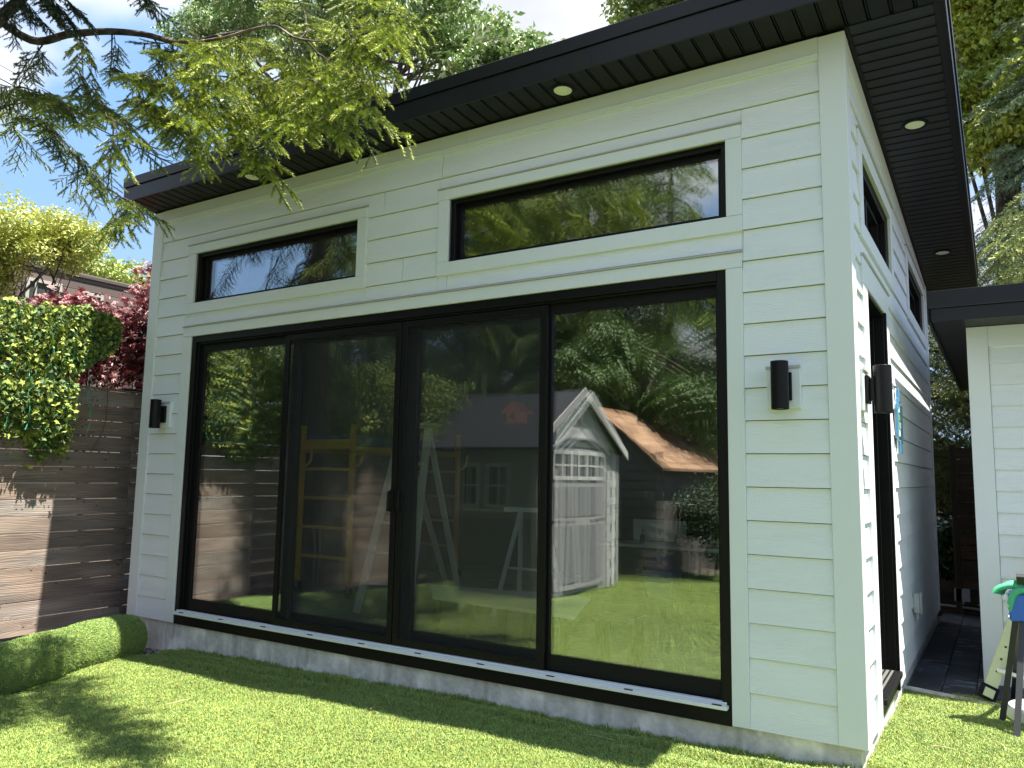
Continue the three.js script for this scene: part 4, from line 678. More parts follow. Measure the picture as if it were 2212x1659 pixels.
  // upper-left dark sprays hanging into the frame, and the crown above, seen only in the glass
  for (const [ex, ey, sx] of [[60, 30, 10], [95, 50, 20], [130, 40, 60], [165, 55, 80], [30, 60, 0], [180, 30, 100], [330, 2, 280], [120, 10, 60]]) { const E = at(ex, ey, 'z', 1.6), S = at(sx, -40, 'z', 1.7); for (let t = 0.3; t < 1; t += 0.09) put(S.clone().lerp(E, t), E.clone().sub(S).add(V(0, -0.1, (r() - 0.5) * 0.5)), (r() - 0.5), 0.8, lin(0.03, 0.06, 0.03)); }
  part(g, 'limb', tube(curve([V(tx, 5.6, tz), at(-40, 60, 'z', 1.6), at(20, 22, 'z', 1.5), at(50, -10, 'z', 1.45)], 14), 0.045, 8), M.bark);
  for (let k = 0; k < 46; k++) {
    const y = 3.4 + r() * 7.4, an = 1.2 + r() * 4.4, R1 = (0.5 + 1.2 * (1 - (y - 3) / 9)) * (0.7 + r() * 0.5); if (Math.sin(an) < 0.1 || Math.cos(an) > 0.35) continue; const a = V(tx, y, tz + 0.08), dir = V(Math.cos(an), 0, Math.sin(an)), pts = [a, a.clone().addScaledVector(dir, R1 * 0.5), a.clone().addScaledVector(dir, R1).add(V(0, -0.35 * R1, 0))];
    part(g, 'limb', tube(pts, [0.026, 0.016, 0.005], 6, false), M.bark);
    for (let s = 0.25; s < 1.05; s += 0.055) for (let j = 0; j < 2; j++) { const p = a.clone().addScaledVector(dir, R1 * s).add(V(0, -0.32 * R1 * s * s, 0)); put(p, dir.clone().add(V((r() - 0.5) * 1.4, -0.5 - r() * 0.6, (r() - 0.5) * 1.4)), r() - 0.5, 0.9 + r() * 0.4, lin(0.05 + r() * 0.05, 0.1 + r() * 0.07, 0.035)); }
  }
  for (const [ya, tip] of [[5.5, [-3.3, 5.35, 1.5]], [6.0, [-2.6, 5.75, 2.2]], [5.8, [-4.0, 5.5, 2.6]], [6.6, [-3.6, 6.3, 1.2]], [5.2, [-4.7, 5.25, 2.3]]]) { // limbs above the picture, shading the turf
    const a = V(tx, ya, tz + 0.08), b = V(...tip), pts = limbPath(a, b, 0.25, r, 12); part(g, 'limb', tube(pts, pts.map((_, i) => 0.034 - 0.0023 * i), 7, false), M.bark);
    for (let i = 2; i <= 12; i++) for (let j = 0; j < 17; j++) put(pts[i].clone().add(V((r() - 0.5) * 0.3, -r() * 0.12, (r() - 0.5) * 0.9)), V((r() - 0.2) * 1.2, -0.15 - r() * 0.3, (r() - 0.5) * 1.6), r() - 0.5, 0.9 + r() * 0.5, lin(0.12 + r() * 0.1, 0.2 + r() * 0.1, 0.06));
  }
  for (let k = 0; k < 12; k++) { // limbs on the far side of the trunk, mirrored in the small window
    const y = 3.7 + k * 0.16 + r() * 0.2, an = 1.9 + r() * 1.2, R1 = 1.6 + r() * 1.6, a = V(tx, y, tz + 0.08), dir = V(Math.cos(an), 0, Math.sin(an)), pts = [a, a.clone().addScaledVector(dir, R1 * 0.45).add(V(0, 0.08, 0)), a.clone().addScaledVector(dir, R1).add(V(0, -0.3 * R1, 0))];
    part(g, 'limb', tube(pts, [0.03, 0.02, 0.006], 6, false), M.bark);
    for (let s = 0.35; s < 1.05; s += 0.05) { const p = a.clone().addScaledVector(dir, R1 * s).add(V(0, -0.3 * R1 * s * s, 0)); put(p, dir.clone().add(V((r() - 0.5) * 1.2, -0.5 - r() * 0.6, (r() - 0.5) * 1.2)), r() - 0.5, 0.9 + r() * 0.4, lin(0.06, 0.11, 0.04)); }
  }
  sprayNear.forEach((s, i) => instanced(g, 'foliage', s, M.needle, lists[i], cols[i]));
  solo('branch_stub_cable', tube(curve([V(tx + 0.17, -0.2, tz), V(tx + 0.24, 0.15, tz - 0.05), V(tx + 0.2, 0.5, tz), V(tx + 0.16, 0.75, tz)], 14), 0.012, 6), std([0.35, 0.33, 0.28], 0.7), 'pale hose loop hanging against the spruce trunk', 'hose');
}
// ---------------------------------------------------------------- ivy screen on the fence
{
  const r = rng(410), g = thing('ivy_screen', 'mass of yellow-green ivy hanging over the top of the board fence', 'climbing plant'), P = [];
  const out = [[0, 0], [0.5, 0.12], [0.42, 0.42], [0.72, 0.5], [1, 0], [0.72, -0.5], [0.42, -0.42], [0.5, -0.12]];   // lobed outline folded on the midrib
  const O2 = [[0, 0.06], [-0.1, 0.42], [0.28, 0.32], [0.42, 0.55], [0.62, 0.2], [1, 0]], L = 0.038;
  for (const s of [1, -1]) for (let i = 0; i + 1 < O2.length; i++) { const q = [[0.35, 0], O2[i], O2[i + 1]]; for (const [x, w] of (s > 0 ? q : [q[0], q[2], q[1]])) P.push(x * L, -Math.abs(w) * L * 0.3, w * s * L); }
  const leaf = geoFrom(P), ms = [], cs = [];
  for (let i = 0; i < 34000; i++) {
    const z = 0.12 + r() * r() * 1.2 + (r() < 0.72 ? r() * 4.6 : 0), n = fbm(z * 3 + 30, 2.2, 4096, 4096, 5, 3); let lo = 1.5 + (n - 0.5) * 0.9 - (r() < 0.1 ? r() * 0.25 : 0), hi = 2.72 + (fbm(z * 4, 7, 4096, 4096, 8, 3) - 0.5) * 0.25, dep = 0.16;
    if (z < 0.46) { lo = 2.12 + (0.46 - z) * 0.9; if (z < 0.12) hi -= 0.12; dep = 0.13; }
    if (z > 1.3 && z < 2.3) hi = Math.min(hi, 2.6); const y = lo + (hi - lo) * Math.pow(r(), 0.8), b = sstep(y, lo, lo + 0.35) * sstep(hi - y, -0.02, 0.2), x = -6.53 + (y > 2.04 ? (r() - 0.45) * 0.42 : 0.02 + r() * dep * (0.4 + b));
    const e = new THREE.Euler((r() - 0.5) * 1.4, r() * 6.28, -0.6 - r() * 0.9), k = 0.5 + r() * 0.95; ms.push(new THREE.Matrix4().compose(V(x, y, z), Q().setFromEuler(e), V(k, k, k)));
    const w = r(), t = 0.75 + r() * 0.5; cs.push(w < 0.45 ? lin(0.3 * t, 0.36 * t, 0.05 * t) : w < 0.75 ? lin(0.11 * t, 0.2 * t, 0.035 * t) : lin(0.04 * t, 0.1 * t, 0.025 * t));
  }
  instanced(g, 'foliage', leaf, M.ivy, ms, cs);
  const st = std([0.13, 0.09, 0.06], 0.9); for (let k = 0; k < 12; k++) { const z = 0.2 + k * 0.4; part(g, 'stem', tube(curve([V(-6.5, 2.6, z), V(-6.5, 2.2, z + (r() - 0.5) * 0.3), V(-6.48, 1.7, z + (r() - 0.5) * 0.3), V(-6.49, 1.45, z + (r() - 0.5) * 0.2)], 8), 0.005, 5, false), st); }
  const lgt = std([0.03, 0.3, 0.2], 0.5); for (let k = 0; k < 7; k++) { const z = 0.35 + k * 0.17, pts = []; for (let i = 0; i <= 14; i++) pts.push(V(-6.36 + (r() - 0.5) * 0.06, 2.65 - i * 0.075, z + (r() - 0.5) * 0.05)); part(g, 'light_string', tube(curve(pts, 40), 0.004, 5, false), lgt); }
}
// ---------------------------------------------------------------- trees round the yard
leafTree({ name: 'red_maple', label: 'dark red japanese maple behind the board fence', seed: 501, trunks: [[[-8.3, -0.3, -1.2], [-8.2, 3.2, -1.5], 0.06], [[-8.4, -0.3, -1.0], [-8.3, 3.0, -0.5], 0.05]], crown: [[-8.3, 2.45, -1.0, 0.6, 0.6, 0.8], [-8.2, 2.95, -1.5, 0.5, 0.85, 0.5], [-8.4, 2.9, -0.7, 0.5, 0.5, 0.6], [-8.3, 2.7, -0.3, 0.4, 0.4, 0.4]], lobes: 64, lobeR: 0.3, limbs: 34, limbR: 0.016, n: 1500, leaf: clumpStar, bark: M.bark, colors: [[0.26, 0.05, 0.06], [0.38, 0.11, 0.12], [0.16, 0.03, 0.04], [0.5, 0.3, 0.3]] });
leafTree({ name: 'light_green_tree', label: 'airy yellow-green tree in front of the brown house', seed: 502, trunks: [[[-11.2, -0.3, -1.0], [-11, 4.6, -0.9], 0.05], [[-11.1, -0.3, -1.1], [-11, 4.4, -1.7], 0.04], [[-11, -0.3, -0.9], [-11, 4.2, -0.4], 0.04]], crown: [[-11, 4.55, -0.9, 0.8, 0.75, 0.8], [-11, 4.6, -1.65, 0.7, 0.45, 0.5], [-11.2, 4.0, -0.6, 0.8, 0.6, 0.7]], lobes: 60, lobeR: 0.36, limbs: 34, limbR: 0.016, n: 1500, leaf: clumpS, colors: [[0.5, 0.54, 0.14], [0.42, 0.47, 0.11], [0.58, 0.6, 0.2]] });
leafTree({ name: 'light_green_tree', label: 'rounded yellow-green tree rising behind the roof of the brown house', seed: 503, base: [-22, 0, -8.5], top: [-22, 6, -8.5], r0: 0.18, crown: [[-22, 6.6, -8.0, 1.6, 1.5, 1.8], [-22, 6.0, -9.8, 1.5, 1.2, 1.4]], lobes: 70, lobeR: 0.6, limbs: 20, n: 2200, leaf: clumpA, colors: [[0.45, 0.52, 0.15], [0.36, 0.44, 0.12]] });
leafTree({ name: 'birch_tree', label: 'tall grey-trunked leafy tree behind the studio roof', seed: 504, trunks: [[[-13.2, 0, -7.8], [-13.3, 13.5, -7.5], 0.24], [[-11.6, 0, -8.0], [-10.9, 14, -7.6], 0.2], [[-14.5, 0, -8.4], [-15.4, 13, -8], 0.18], [[-11.9, 0, -8.2], [-9.6, 11.5, -7.8], 0.16]], crown: [[-13.6, 11.4, -7.6, 2.6, 3.0, 1.8], [-11.0, 11.8, -7.6, 2.4, 2.6, 1.8], [-8.6, 9.9, -7.6, 1.9, 1.2, 1.5], [-9.3, 11.6, -7.6, 1.8, 1.6, 1.5], [-15.6, 12.5, -7.9, 1.8, 2.6, 1.6], [-12.6, 8.8, -7.6, 3.0, 1.2, 1.6], [-6.9, 9.0, -7.7, 1.1, 0.7, 1]], lobes: 150, lobeR: 0.5, limbs: 60, limbR: 0.055, n: 5600, leaf: clumpA, colors: [[0.24, 0.36, 0.12], [0.32, 0.44, 0.14], [0.17, 0.28, 0.1], [0.48, 0.55, 0.34]] });
leafTree({ name: 'leafy_tree', label: 'distant leafy treetop just showing over the roof edge', seed: 505, base: [-4.2, 0, -9.2], top: [-4.2, 9, -9], r0: 0.2, crown: [[-4.4, 10.4, -9, 1.2, 1.3, 1.2], [-3.2, 10.6, -9, 1.2, 1.4, 1.2]], lobes: 46, lobeR: 0.5, limbs: 18, n: 1500, leaf: clumpA, colors: [[0.26, 0.34, 0.08], [0.2, 0.28, 0.07]] });
leafTree({ name: 'maple_tree', label: 'bright yellow-green maple beside the studio side eave', seed: 506, base: [1.0, 0, -11.5], top: [0.9, 9.5, -11.5], r0: 0.22, crown: [[0.5, 9.4, -11.4, 1.1, 1.7, 1.2], [0.9, 7.6, -11.2, 1.2, 1.0, 1.2], [1.5, 10.6, -11.6, 1.2, 1.4, 1.2]], lobes: 80, lobeR: 0.5, limbs: 26, n: 3600, leaf: clumpA, colors: [[0.56, 0.6, 0.09], [0.46, 0.54, 0.09], [0.34, 0.44, 0.08]] });
conifer({ name: 'blue_spruce', label: 'dense blue-green spruce beyond the white shed roof', seed: 511, x: 1.7, z: -10.2, h: 9.6, low: 1.2, rad: 1.9, geo: sprayFar, dens: 7, droop: 0.35, step: 0.2, shape: (t) => Math.pow(1 - t, 0.55), colors: [[0.14, 0.21, 0.13], [0.18, 0.26, 0.15], [0.11, 0.17, 0.11]] });
conifer({ name: 'spruce_tree', label: 'sunlit light green spruce close behind the white shed roof', seed: 512, x: 1.35, z: -7.9, h: 5.4, low: 1.6, rad: 1.35, geo: sprayFar, dens: 8, droop: 0.4, step: 0.18, shape: (t) => Math.pow(1 - t, 0.5), colors: [[0.28, 0.34, 0.12], [0.21, 0.27, 0.1], [0.35, 0.4, 0.15]] });
conifer({ name: 'spruce_tree', label: 'dark spruce with drooping boughs in the gap between studio and shed', seed: 513, x: -0.3, z: -7.6, h: 4.2, low: 0.9, rad: 1.1, geo: sprayFar, dens: 8, droop: 0.5, step: 0.18, shape: (t) => Math.pow(1 - t, 0.4), colors: [[0.1, 0.14, 0.05], [0.13, 0.17, 0.06], [0.18, 0.2, 0.06]] });
{ // hydrangea in the gap
  const g = thing('hydrangea_bush', 'leafy hydrangea with white flower heads behind the passage fence', 'shrub'), r = rng(520), ms = [], cs = [];
  for (let i = 0; i < 260; i++) { ms.push(new THREE.Matrix4().compose(V(-0.35 + r() * 0.75, -0.1 + r() * 0.95, -6.6 + r() * 0.6), Q().setFromEuler(new THREE.Euler(r() - 0.5, r() * 6, r() - 0.5)), V(0.8, 0.8, 0.8))); const t = 0.7 + r() * 0.6; cs.push(lin(0.06 * t, 0.14 * t, 0.03 * t)); }
  instanced(g, 'foliage', clumpA, M.leafw, ms, cs);
  const fm = std([0.75, 0.78, 0.66], 0.8); for (const [x, y] of [[-0.02, 0.86], [0.06, 0.82], [-0.02, 0.77], [0.14, 0.9]]) { const gs = []; for (let k = 0; k < 40; k++) { const a = r() * 6.28, b = Math.acos(2 * r() - 1); gs.push(new THREE.CircleGeometry(0.012, 5).rotateX(-b).rotateY(a).translate(Math.sin(b) * Math.sin(a) * 0.05, Math.cos(b) * 0.038, Math.sin(b) * Math.cos(a) * 0.05)); } part(g, 'flower_head', mergeGeometries(gs).translate(x, y, -6.05), fm); }
  for (let k = 0; k < 6; k++) part(g, 'stem', tube([V(-0.1 + k * 0.06, -0.15, -6.3), V(-0.12 + k * 0.07, 0.75, -6.15)], 0.006, 5), M.bark);
  const f = boardFence('timber_fence', 'sunlit brown timber fence far behind the hydrangea', [std([0.42, 0.28, 0.15], 0.85, { map: T_wood })], [[-2.5, 2.5]], (q) => q.translate(0, 0, -12.5), 1.5, 0.15, 0.146, -0.15, r);
}
// trees on the far side of the yard: the ones the glass mirrors
for (const [x, z, h, rad, s, l, c] of [[-9.6, 10.8, 13.5, 2.3, 521, 'tall dark cedar across the yard, tallest of the mirrored row', 0], [-7.2, 11.2, 11.5, 2.2, 522, 'broad olive-green cedar across the yard behind the small cabin', 1], [-5.3, 11.4, 8.6, 1.8, 523, 'mid-height feathery cedar across the yard right behind the cabin roof', 1], [-3.4, 11.8, 6.6, 1.6, 524, 'shorter feathery cedar across the yard, lowest of the mirrored row', 1], [-12.4, 9.8, 9.6, 2.1, 525, 'dark cedar across the yard beyond the board fence', 0]])
  conifer({ name: 'cedar_tree', label: l, group: 'cedars mirrored in the glass', seed: s, x, z, h, low: 0.6, rad, geo: sprayFar, dens: 6, droop: 0.55, step: 0.24, scale: 1.1, shape: (t) => Math.pow(1 - t, 0.35), colors: c ? [[0.2, 0.3, 0.09], [0.27, 0.36, 0.1], [0.14, 0.23, 0.07]] : [[0.12, 0.21, 0.08], [0.17, 0.27, 0.09], [0.22, 0.31, 0.1]] });
leafTree({ name: 'leafy_tree', label: 'leafy tree across the yard shading the small cabin', seed: 531, base: [-5.6, -0.4, 9.3], top: [-5.5, 4.2, 9.2], r0: 0.1, crown: [[-5.7, 3.4, 9.0, 1.0, 0.8, 0.9], [-4.4, 2.7, 9.6, 0.7, 0.45, 0.6]], lobes: 26, lobeR: 0.42, limbs: 14, n: 800, leaf: clumpA, colors: [[0.1, 0.19, 0.04], [0.14, 0.23, 0.05]] });
leafTree({ name: 'leafy_tree', label: 'broad leafy tree far beyond the board fence, mirrored in the small window', seed: 532, base: [-20, 0, 10], top: [-20, 5, 10], r0: 0.25, crown: [[-19.6, 5.0, 10, 2.4, 1.7, 2.2], [-17.2, 4.2, 10.5, 1.8, 1.3, 1.8]], lobes: 60, lobeR: 0.7, limbs: 20, n: 2400, leaf: clumpB, colors: [[0.12, 0.18, 0.04], [0.09, 0.14, 0.035]] });

// ---------------------------------------------------------------- things inside the studio, seen through the glass
{
  const yel = std([0.9, 0.52, 0.05], 0.5), FL = 0.042;
  { // rolling scaffold
    const g = thing('rolling_scaffold', 'yellow rolling scaffold with blue deck inside the studio', 'scaffold');
    const za = -1.65, zb = -3.6, xa = at(648, 1100, 'z', za).x, xb = at(757, 1100, 'z', za).x, xd = at(988, 1040, 'z', zb).x, xc = xd - (xb - xa), H = 1.78;
    for (const [x0, x1, z] of [[xa, xb, za], [xc, xd, zb]]) {
      for (const x of [x0, x1]) { part(g, 'post', cbox(x - 0.025, x + 0.025, 0.16, H, z - 0.025, z + 0.025, 0.004), yel); for (let k = 0; k < 16; k++) part(g, 'pin_hole', cbox(x - 0.006, x + 0.006, 0.3 + k * 0.085, 0.312 + k * 0.085, z + 0.0255, z + 0.027, 0), M.black2); const c = part(g, 'caster', new THREE.CylinderGeometry(0.055, 0.055, 0.03, 20).rotateX(Math.PI / 2).translate(x + 0.03, FL + 0.055, z), M.black2); part(c, 'caster_fork', cbox(x - 0.012, x + 0.035, FL + 0.05, 0.16, z - 0.024, z + 0.024, 0.003), M.steel); }
      for (const y of [0.42, 0.72, 1.02, 1.32]) part(g, 'rung', cbox(x0 + 0.026, x1 - 0.026, y - 0.015, y + 0.015, z - 0.015, z + 0.015, 0.004), yel);
      part(g, 'end_panel', cbox(x0 + 0.026, x1 - 0.026, 1.53, 1.63, z - 0.012, z + 0.012, 0.004), yel);
      for (const s of [x0, x1]) part(g, 'brace', tube(curve([V(s + 0.03, 1.34, z), V(s + 0.12, 1.4, z), V(s + 0.14, 1.52, z)], 8), 0.012, 6), yel);
    }
    for (const x of [[xa, xc], [xb, xd]]) part(g, 'side_rail', hexa([V(x[0] - 0.02, 1.5, za - 0.03), V(x[0] + 0.02, 1.5, za - 0.03), V(x[1] + 0.02, 1.5, zb + 0.03), V(x[1] - 0.02, 1.5, zb + 0.03)], [V(x[0] - 0.02, 1.56, za - 0.03), V(x[0] + 0.02, 1.56, za - 0.03), V(x[1] + 0.02, 1.56, zb + 0.03), V(x[1] - 0.02, 1.56, zb + 0.03)]), yel);
    part(g, 'deck', hexa([V(xa + 0.03, 1.57, za - 0.04), V(xb - 0.03, 1.57, za - 0.04), V(xd - 0.03, 1.57, zb + 0.04), V(xc + 0.03, 1.57, zb + 0.04)], [V(xa + 0.03, 1.68, za - 0.04), V(xb - 0.03, 1.68, za - 0.04), V(xd - 0.03, 1.68, zb + 0.04), V(xc + 0.03, 1.68, zb + 0.04)]), std([0.03, 0.12, 0.36], 0.6));
  }
  { // step ladder
    const g = thing('step_ladder', 'aluminium step ladder standing open beside the yellow scaffold', 'ladder'), f = at(770, 1305, 'z', -1.1), t = at(868, 925, 'z', -1.25), off = V(0.5, 0, -0.12), b = at(955, 1142, 'z', -1.75); f.y = FL;
    const tR = t.clone().add(V(0.26, 0, -0.06)), fR = f.clone().add(off), low = V(b.x + (b.x - t.x) * 0.55, FL, b.z - 0.25);
    for (const [a, c] of [[f, t], [fR, tR]]) part(g, 'front_rail', sbar(a, c, 0.03, 0.065, V(1, 0, 0)), M.alu);
    for (const [a, c] of [[low, tR], [low.clone().add(V(-0.35, 0, -0.3)), t]]) part(g, 'rear_rail', sbar(a, c, 0.03, 0.05, V(1, 0, 0)), M.alu);
    for (let k = 1; k < 6; k++) part(g, 'step', sbar(f.clone().lerp(t, k / 6.2), fR.clone().lerp(tR, k / 6.2), 0.08, 0.02, V(0, 1, 0)), M.alu);
    part(g, 'top_cap', sbar(t.clone().add(V(-0.04, 0.02, 0)), tR.clone().add(V(0.04, 0.02, 0)), 0.13, 0.05, V(0, 1, 0)), std([0.3, 0.33, 0.36], 0.5));
    const a2 = thing('trestle', 'small aluminium trestle standing behind the low bench', 'trestle'), z = -1.9, c0 = at(1092, 1100, 'z', z), c1 = at(1190, 1103, 'z', z);
    part(a2, 'top_bar', sbar(c0, c1, 0.06, 0.04, V(0, 1, 0)), M.alu);
    for (const [p, dx] of [[c0.clone().lerp(c1, 0.35), -0.14], [c0.clone().lerp(c1, 0.85), 0.12]]) for (const dz of [-0.22, 0.22]) part(a2, 'leg', sbar(p, V(p.x + dx, FL, p.z + dz), 0.035, 0.025, V(0, 0, 1)), M.alu);
    part(a2, 'crossbar', sbar(V(c0.x + 0.05, 0.45, z), V(c1.x, 0.45, z), 0.03, 0.02, V(0, 1, 0)), M.alu);
  }
  { // low bench
    const g = thing('low_bench', 'long pale plywood plank on dark legs just inside the sliding door', 'bench'), y = 0.4, c = [[928, 1262], [1275, 1288], [1240, 1330], [935, 1287]].map(([a, b]) => { const p = at(a, b, 'y', y); p.z = Math.min(p.z, -0.18); return p; });
    part(g, 'plank', hexa(c.map((p) => p.clone().setY(y - 0.025)), c), std([0.82, 0.73, 0.66], 0.7));
    const lg = std([0.05, 0.035, 0.025], 0.6); for (const [u, v] of [[0.08, 0.3], [0.3, 0.6], [0.5, 0.3], [0.68, 0.7], [0.9, 0.6]]) { const p = c[0].clone().lerp(c[1], u).lerp(c[3].clone().lerp(c[2], u), v); part(g, 'leg', sbar(p.clone().setY(y - 0.026), V(p.x - 0.05 * (u < 0.4 ? 1 : 0), FL, p.z + 0.03), 0.05, 0.04, V(0, 0, 1)), lg); }
    const g2 = thing('stool', 'short dark stool beside the end of the low bench', 'stool', null), p = at(1335, 1330, 'y', 0.36); p.z = Math.min(p.z, -0.45); part(g2, 'seat', cbox(p.x - 0.14, p.x + 0.16, 0.33, 0.37, p.z - 0.1, p.z + 0.1, 0.004), std([0.12, 0.13, 0.11], 0.6)); for (const [a, b] of [[-0.11, -0.07], [0.13, -0.07], [-0.11, 0.07], [0.13, 0.07]]) part(g2, 'leg', cbox(p.x + a - 0.018, p.x + a + 0.018, FL, 0.3295, p.z + b - 0.018, p.z + b + 0.018, 0.002), lg);
  }
  { // kitchenette on the rear wall
    const zb = D0 + 0.141, g = thing('kitchen_counter', 'dark cabinet run with pale stone worktop on the studio rear wall', 'counter'), dk = std([0.05, 0.06, 0.075], 0.5);
    for (let k = 0; k < 5; k++) part(g, 'cabinet_front', cbox(-3.5 + k * 0.56, -2.944 + k * 0.56, 0.06, 0.475, zb + 0.5, zb + 0.52, 0.004), dk);
    part(g, 'carcass', cbox(-3.5, -0.72, 0.041, 0.478, zb + 0.001, zb + 0.498, 0.003), dk);
    part(g, 'worktop', cbox(-3.53, -0.7, 0.48, 0.52, zb + 0.001, zb + 0.54, 0.006), std([0.8, 0.8, 0.78], 0.3));
    const wd = [0, 1].map((k) => std([[0.12, 0.085, 0.065], [0.09, 0.065, 0.05]][k], 0.6, { map: T_wood })); for (let k = 0; k < 3; k++) part(g, 'splash_board', cbox(-3.7, -0.7, 0.523 + k * 0.145, 0.665 + k * 0.145, zb + 0.001, zb + 0.018, 0.003, { ou: k }), wd[k % 2]);
    part(g, 'tap', tube(curve([V(-2.27, 0.52, zb + 0.12), V(-2.27, 0.72, zb + 0.12), V(-2.27, 0.76, zb + 0.18), V(-2.27, 0.7, zb + 0.25)], 14), 0.012, 8), M.steel);
    const s = thing('glass_shelf', 'thin shelf above the kitchen counter carrying drinking glasses', 'shelf'); part(s, 'board', cbox(-3.6, -1.9, 0.962, 0.982, zb + 0.001, zb + 0.2, 0.003), wd[0]); for (const x of [-3.5, -2.0]) part(s, 'bracket', cbox(x - 0.01, x + 0.01, 0.9595 - 0.06, 0.961, zb + 0.02, zb + 0.15, 0.002), M.black2);
    for (const [x, z] of [[-3.08, 0.1], [-3.0, 0.12], [-2.86, 0.09], [-2.78, 0.12], [-2.66, 0.1], [-2.58, 0.13]]) { const t = new THREE.LatheGeometry([[0.001, 0.003], [0.032, 0.003], [0.036, 0.05], [0.038, 0.15], [0.036, 0.15], [0.033, 0.012], [0.001, 0.012]].map(([a, b]) => new THREE.Vector2(a, b)), 20); const m = solo('drinking_glass', t, M.clearglass, 'clear tall drinking glass on the shelf over the counter', 'glass', 'drinking glasses on the shelf'); m.position.set(x, 0.983, zb + z); }
    solo('notice_board', cbox(-3.28, -2.6, 0.53, 0.78, zb + 0.0195, zb + 0.026, 0.002), std([0.82, 0.82, 0.78], 0.7), 'blank white paper sheet propped on the kitchen splashback', 'notice');
    for (const [x, z] of [[-2.6, 0.3], [-2.38, 0.33]]) { const c = thing('mug', 'white mug upside down on the worktop', 'mug', 'mugs on the worktop', [x, 0.521, zb + z]); part(c, 'cup', new THREE.LatheGeometry([[0.042, 0], [0.044, 0.01], [0.036, 0.085], [0.03, 0.09], [0.0001, 0.09]].map(([a, b]) => new THREE.Vector2(a, b)), 24), std([0.8, 0.8, 0.78], 0.3)); part(c, 'handle', new THREE.TorusGeometry(0.022, 0.006, 8, 16).translate(0.05, 0.045, 0), std([0.8, 0.8, 0.78], 0.3)); }
    const rk = thing('dish_rack', 'wire dish rack on the worktop between the mugs', 'dish rack', null, [-2.49, 0.521, zb + 0.3]), wires = []; for (let k = 0; k < 6; k++) wires.push(tube(curve([V(-0.07 + k * 0.028, 0.0, -0.1), V(-0.07 + k * 0.028, 0.08, -0.05), V(-0.07 + k * 0.028, 0.08, 0.05), V(-0.07 + k * 0.028, 0.0, 0.1)], 8), 0.003, 5)); part(rk, 'wires', wires, M.steel); part(rk, 'rim', [bar(V(-0.08, 0.004, -0.1), V(0.08, 0.004, -0.1), 0.004), bar(V(-0.08, 0.004, 0.1), V(0.08, 0.004, 0.1), 0.004)], M.steel);
    const bt = thing('soap_bottle', 'small dark soap bottle with pump on the worktop', 'bottle', null, [-3.02, 0.521, zb + 0.35]); part(bt, 'body', new THREE.CylinderGeometry(0.028, 0.03, 0.1, 16).translate(0, 0.05, 0), dk); part(bt, 'pump', [new THREE.CylinderGeometry(0.006, 0.006, 0.05, 8).translate(0, 0.125, 0), new THREE.CylinderGeometry(0.014, 0.014, 0.015, 10).translate(0.008, 0.155, 0)], M.black2);
    const b = at(1432, 1232, 'z', -3.8), bb = thing('storage_box', 'light blue storage box standing in front of the dark cabinets', 'box', null, [b.x, 0.041, -3.8]); const bl = std([0.06, 0.26, 0.42], 0.5); part(bb, 'tub', hexa([V(-0.13, 0, -0.12), V(0.13, 0, -0.12), V(0.13, 0, 0.12), V(-0.13, 0, 0.12)], [V(-0.16, 0.24, -0.15), V(0.16, 0.24, -0.15), V(0.16, 0.24, 0.15), V(-0.16, 0.24, 0.15)]), bl); part(bb, 'lid', cbox(-0.17, 0.17, 0.241, 0.265, -0.16, 0.16, 0.006), bl);
    const pp = thing('purple_carton', 'purple carton on top of the light blue storage box', 'carton', null, [b.x - 0.01, 0.307, -3.8]); part(pp, 'box', cbox(-0.12, 0.12, 0, 0.18, -0.08, 0.08, 0.003), std([0.09, 0.04, 0.22], 0.6)); part(pp, 'lid_flap', cbox(-0.12, 0.12, 0.181, 0.184, -0.08, 0.09, 0.001), std([0.4, 0.38, 0.45], 0.6));
  }
  { // orange bird house hanging from the ceiling
    const c = at(1117, 893, 'z', -1.0), g = thing('bird_house', 'orange wooden bird feeder house hanging inside the studio', 'bird house', null, [c.x, c.y, c.z]), or = std([0.8, 0.17, 0.04], 0.6);
    part(g, 'walls', [cbox(-0.1, 0.1, -0.12, 0.04, -0.09, -0.08, 0.002), cbox(-0.1, -0.09, -0.12, 0.04, -0.08, 0.09, 0.002), cbox(0.09, 0.1, -0.12, 0.04, -0.08, 0.09, 0.002)], or); part(g, 'floor_tray', cbox(-0.13, 0.13, -0.135, -0.121, -0.12, 0.12, 0.003), or);
    const gable = new THREE.Shape([[-0.1, -0.12], [0.1, -0.12], [0.1, 0.04], [0, 0.13], [-0.1, 0.04]].map(([x, y]) => new THREE.Vector2(x, y))); const ho = new THREE.Path(); ho.absarc(0, -0.04, 0.045, 0, Math.PI * 2); gable.holes.push(ho); part(g, 'front', new THREE.ExtrudeGeometry(gable, { depth: 0.01, bevelEnabled: false }).translate(0, 0, 0.091), or);
    for (const s of [-1, 1]) part(g, 'roof_panel', hexa([V(0, 0.135, -0.14), V(s * 0.16, -0.01, -0.14), V(s * 0.16, -0.01, 0.14), V(0, 0.135, 0.14)], [V(0, 0.15, -0.14), V(s * 0.165, 0.003, -0.14), V(s * 0.165, 0.003, 0.14), V(0, 0.15, 0.14)]), or);
    part(g, 'cord', bar(V(0, 0.15, 0), V(0, (3.545 - c.y) / 0.6, 0), 0.004, 5), M.black2);
    g.scale.setScalar(0.6);
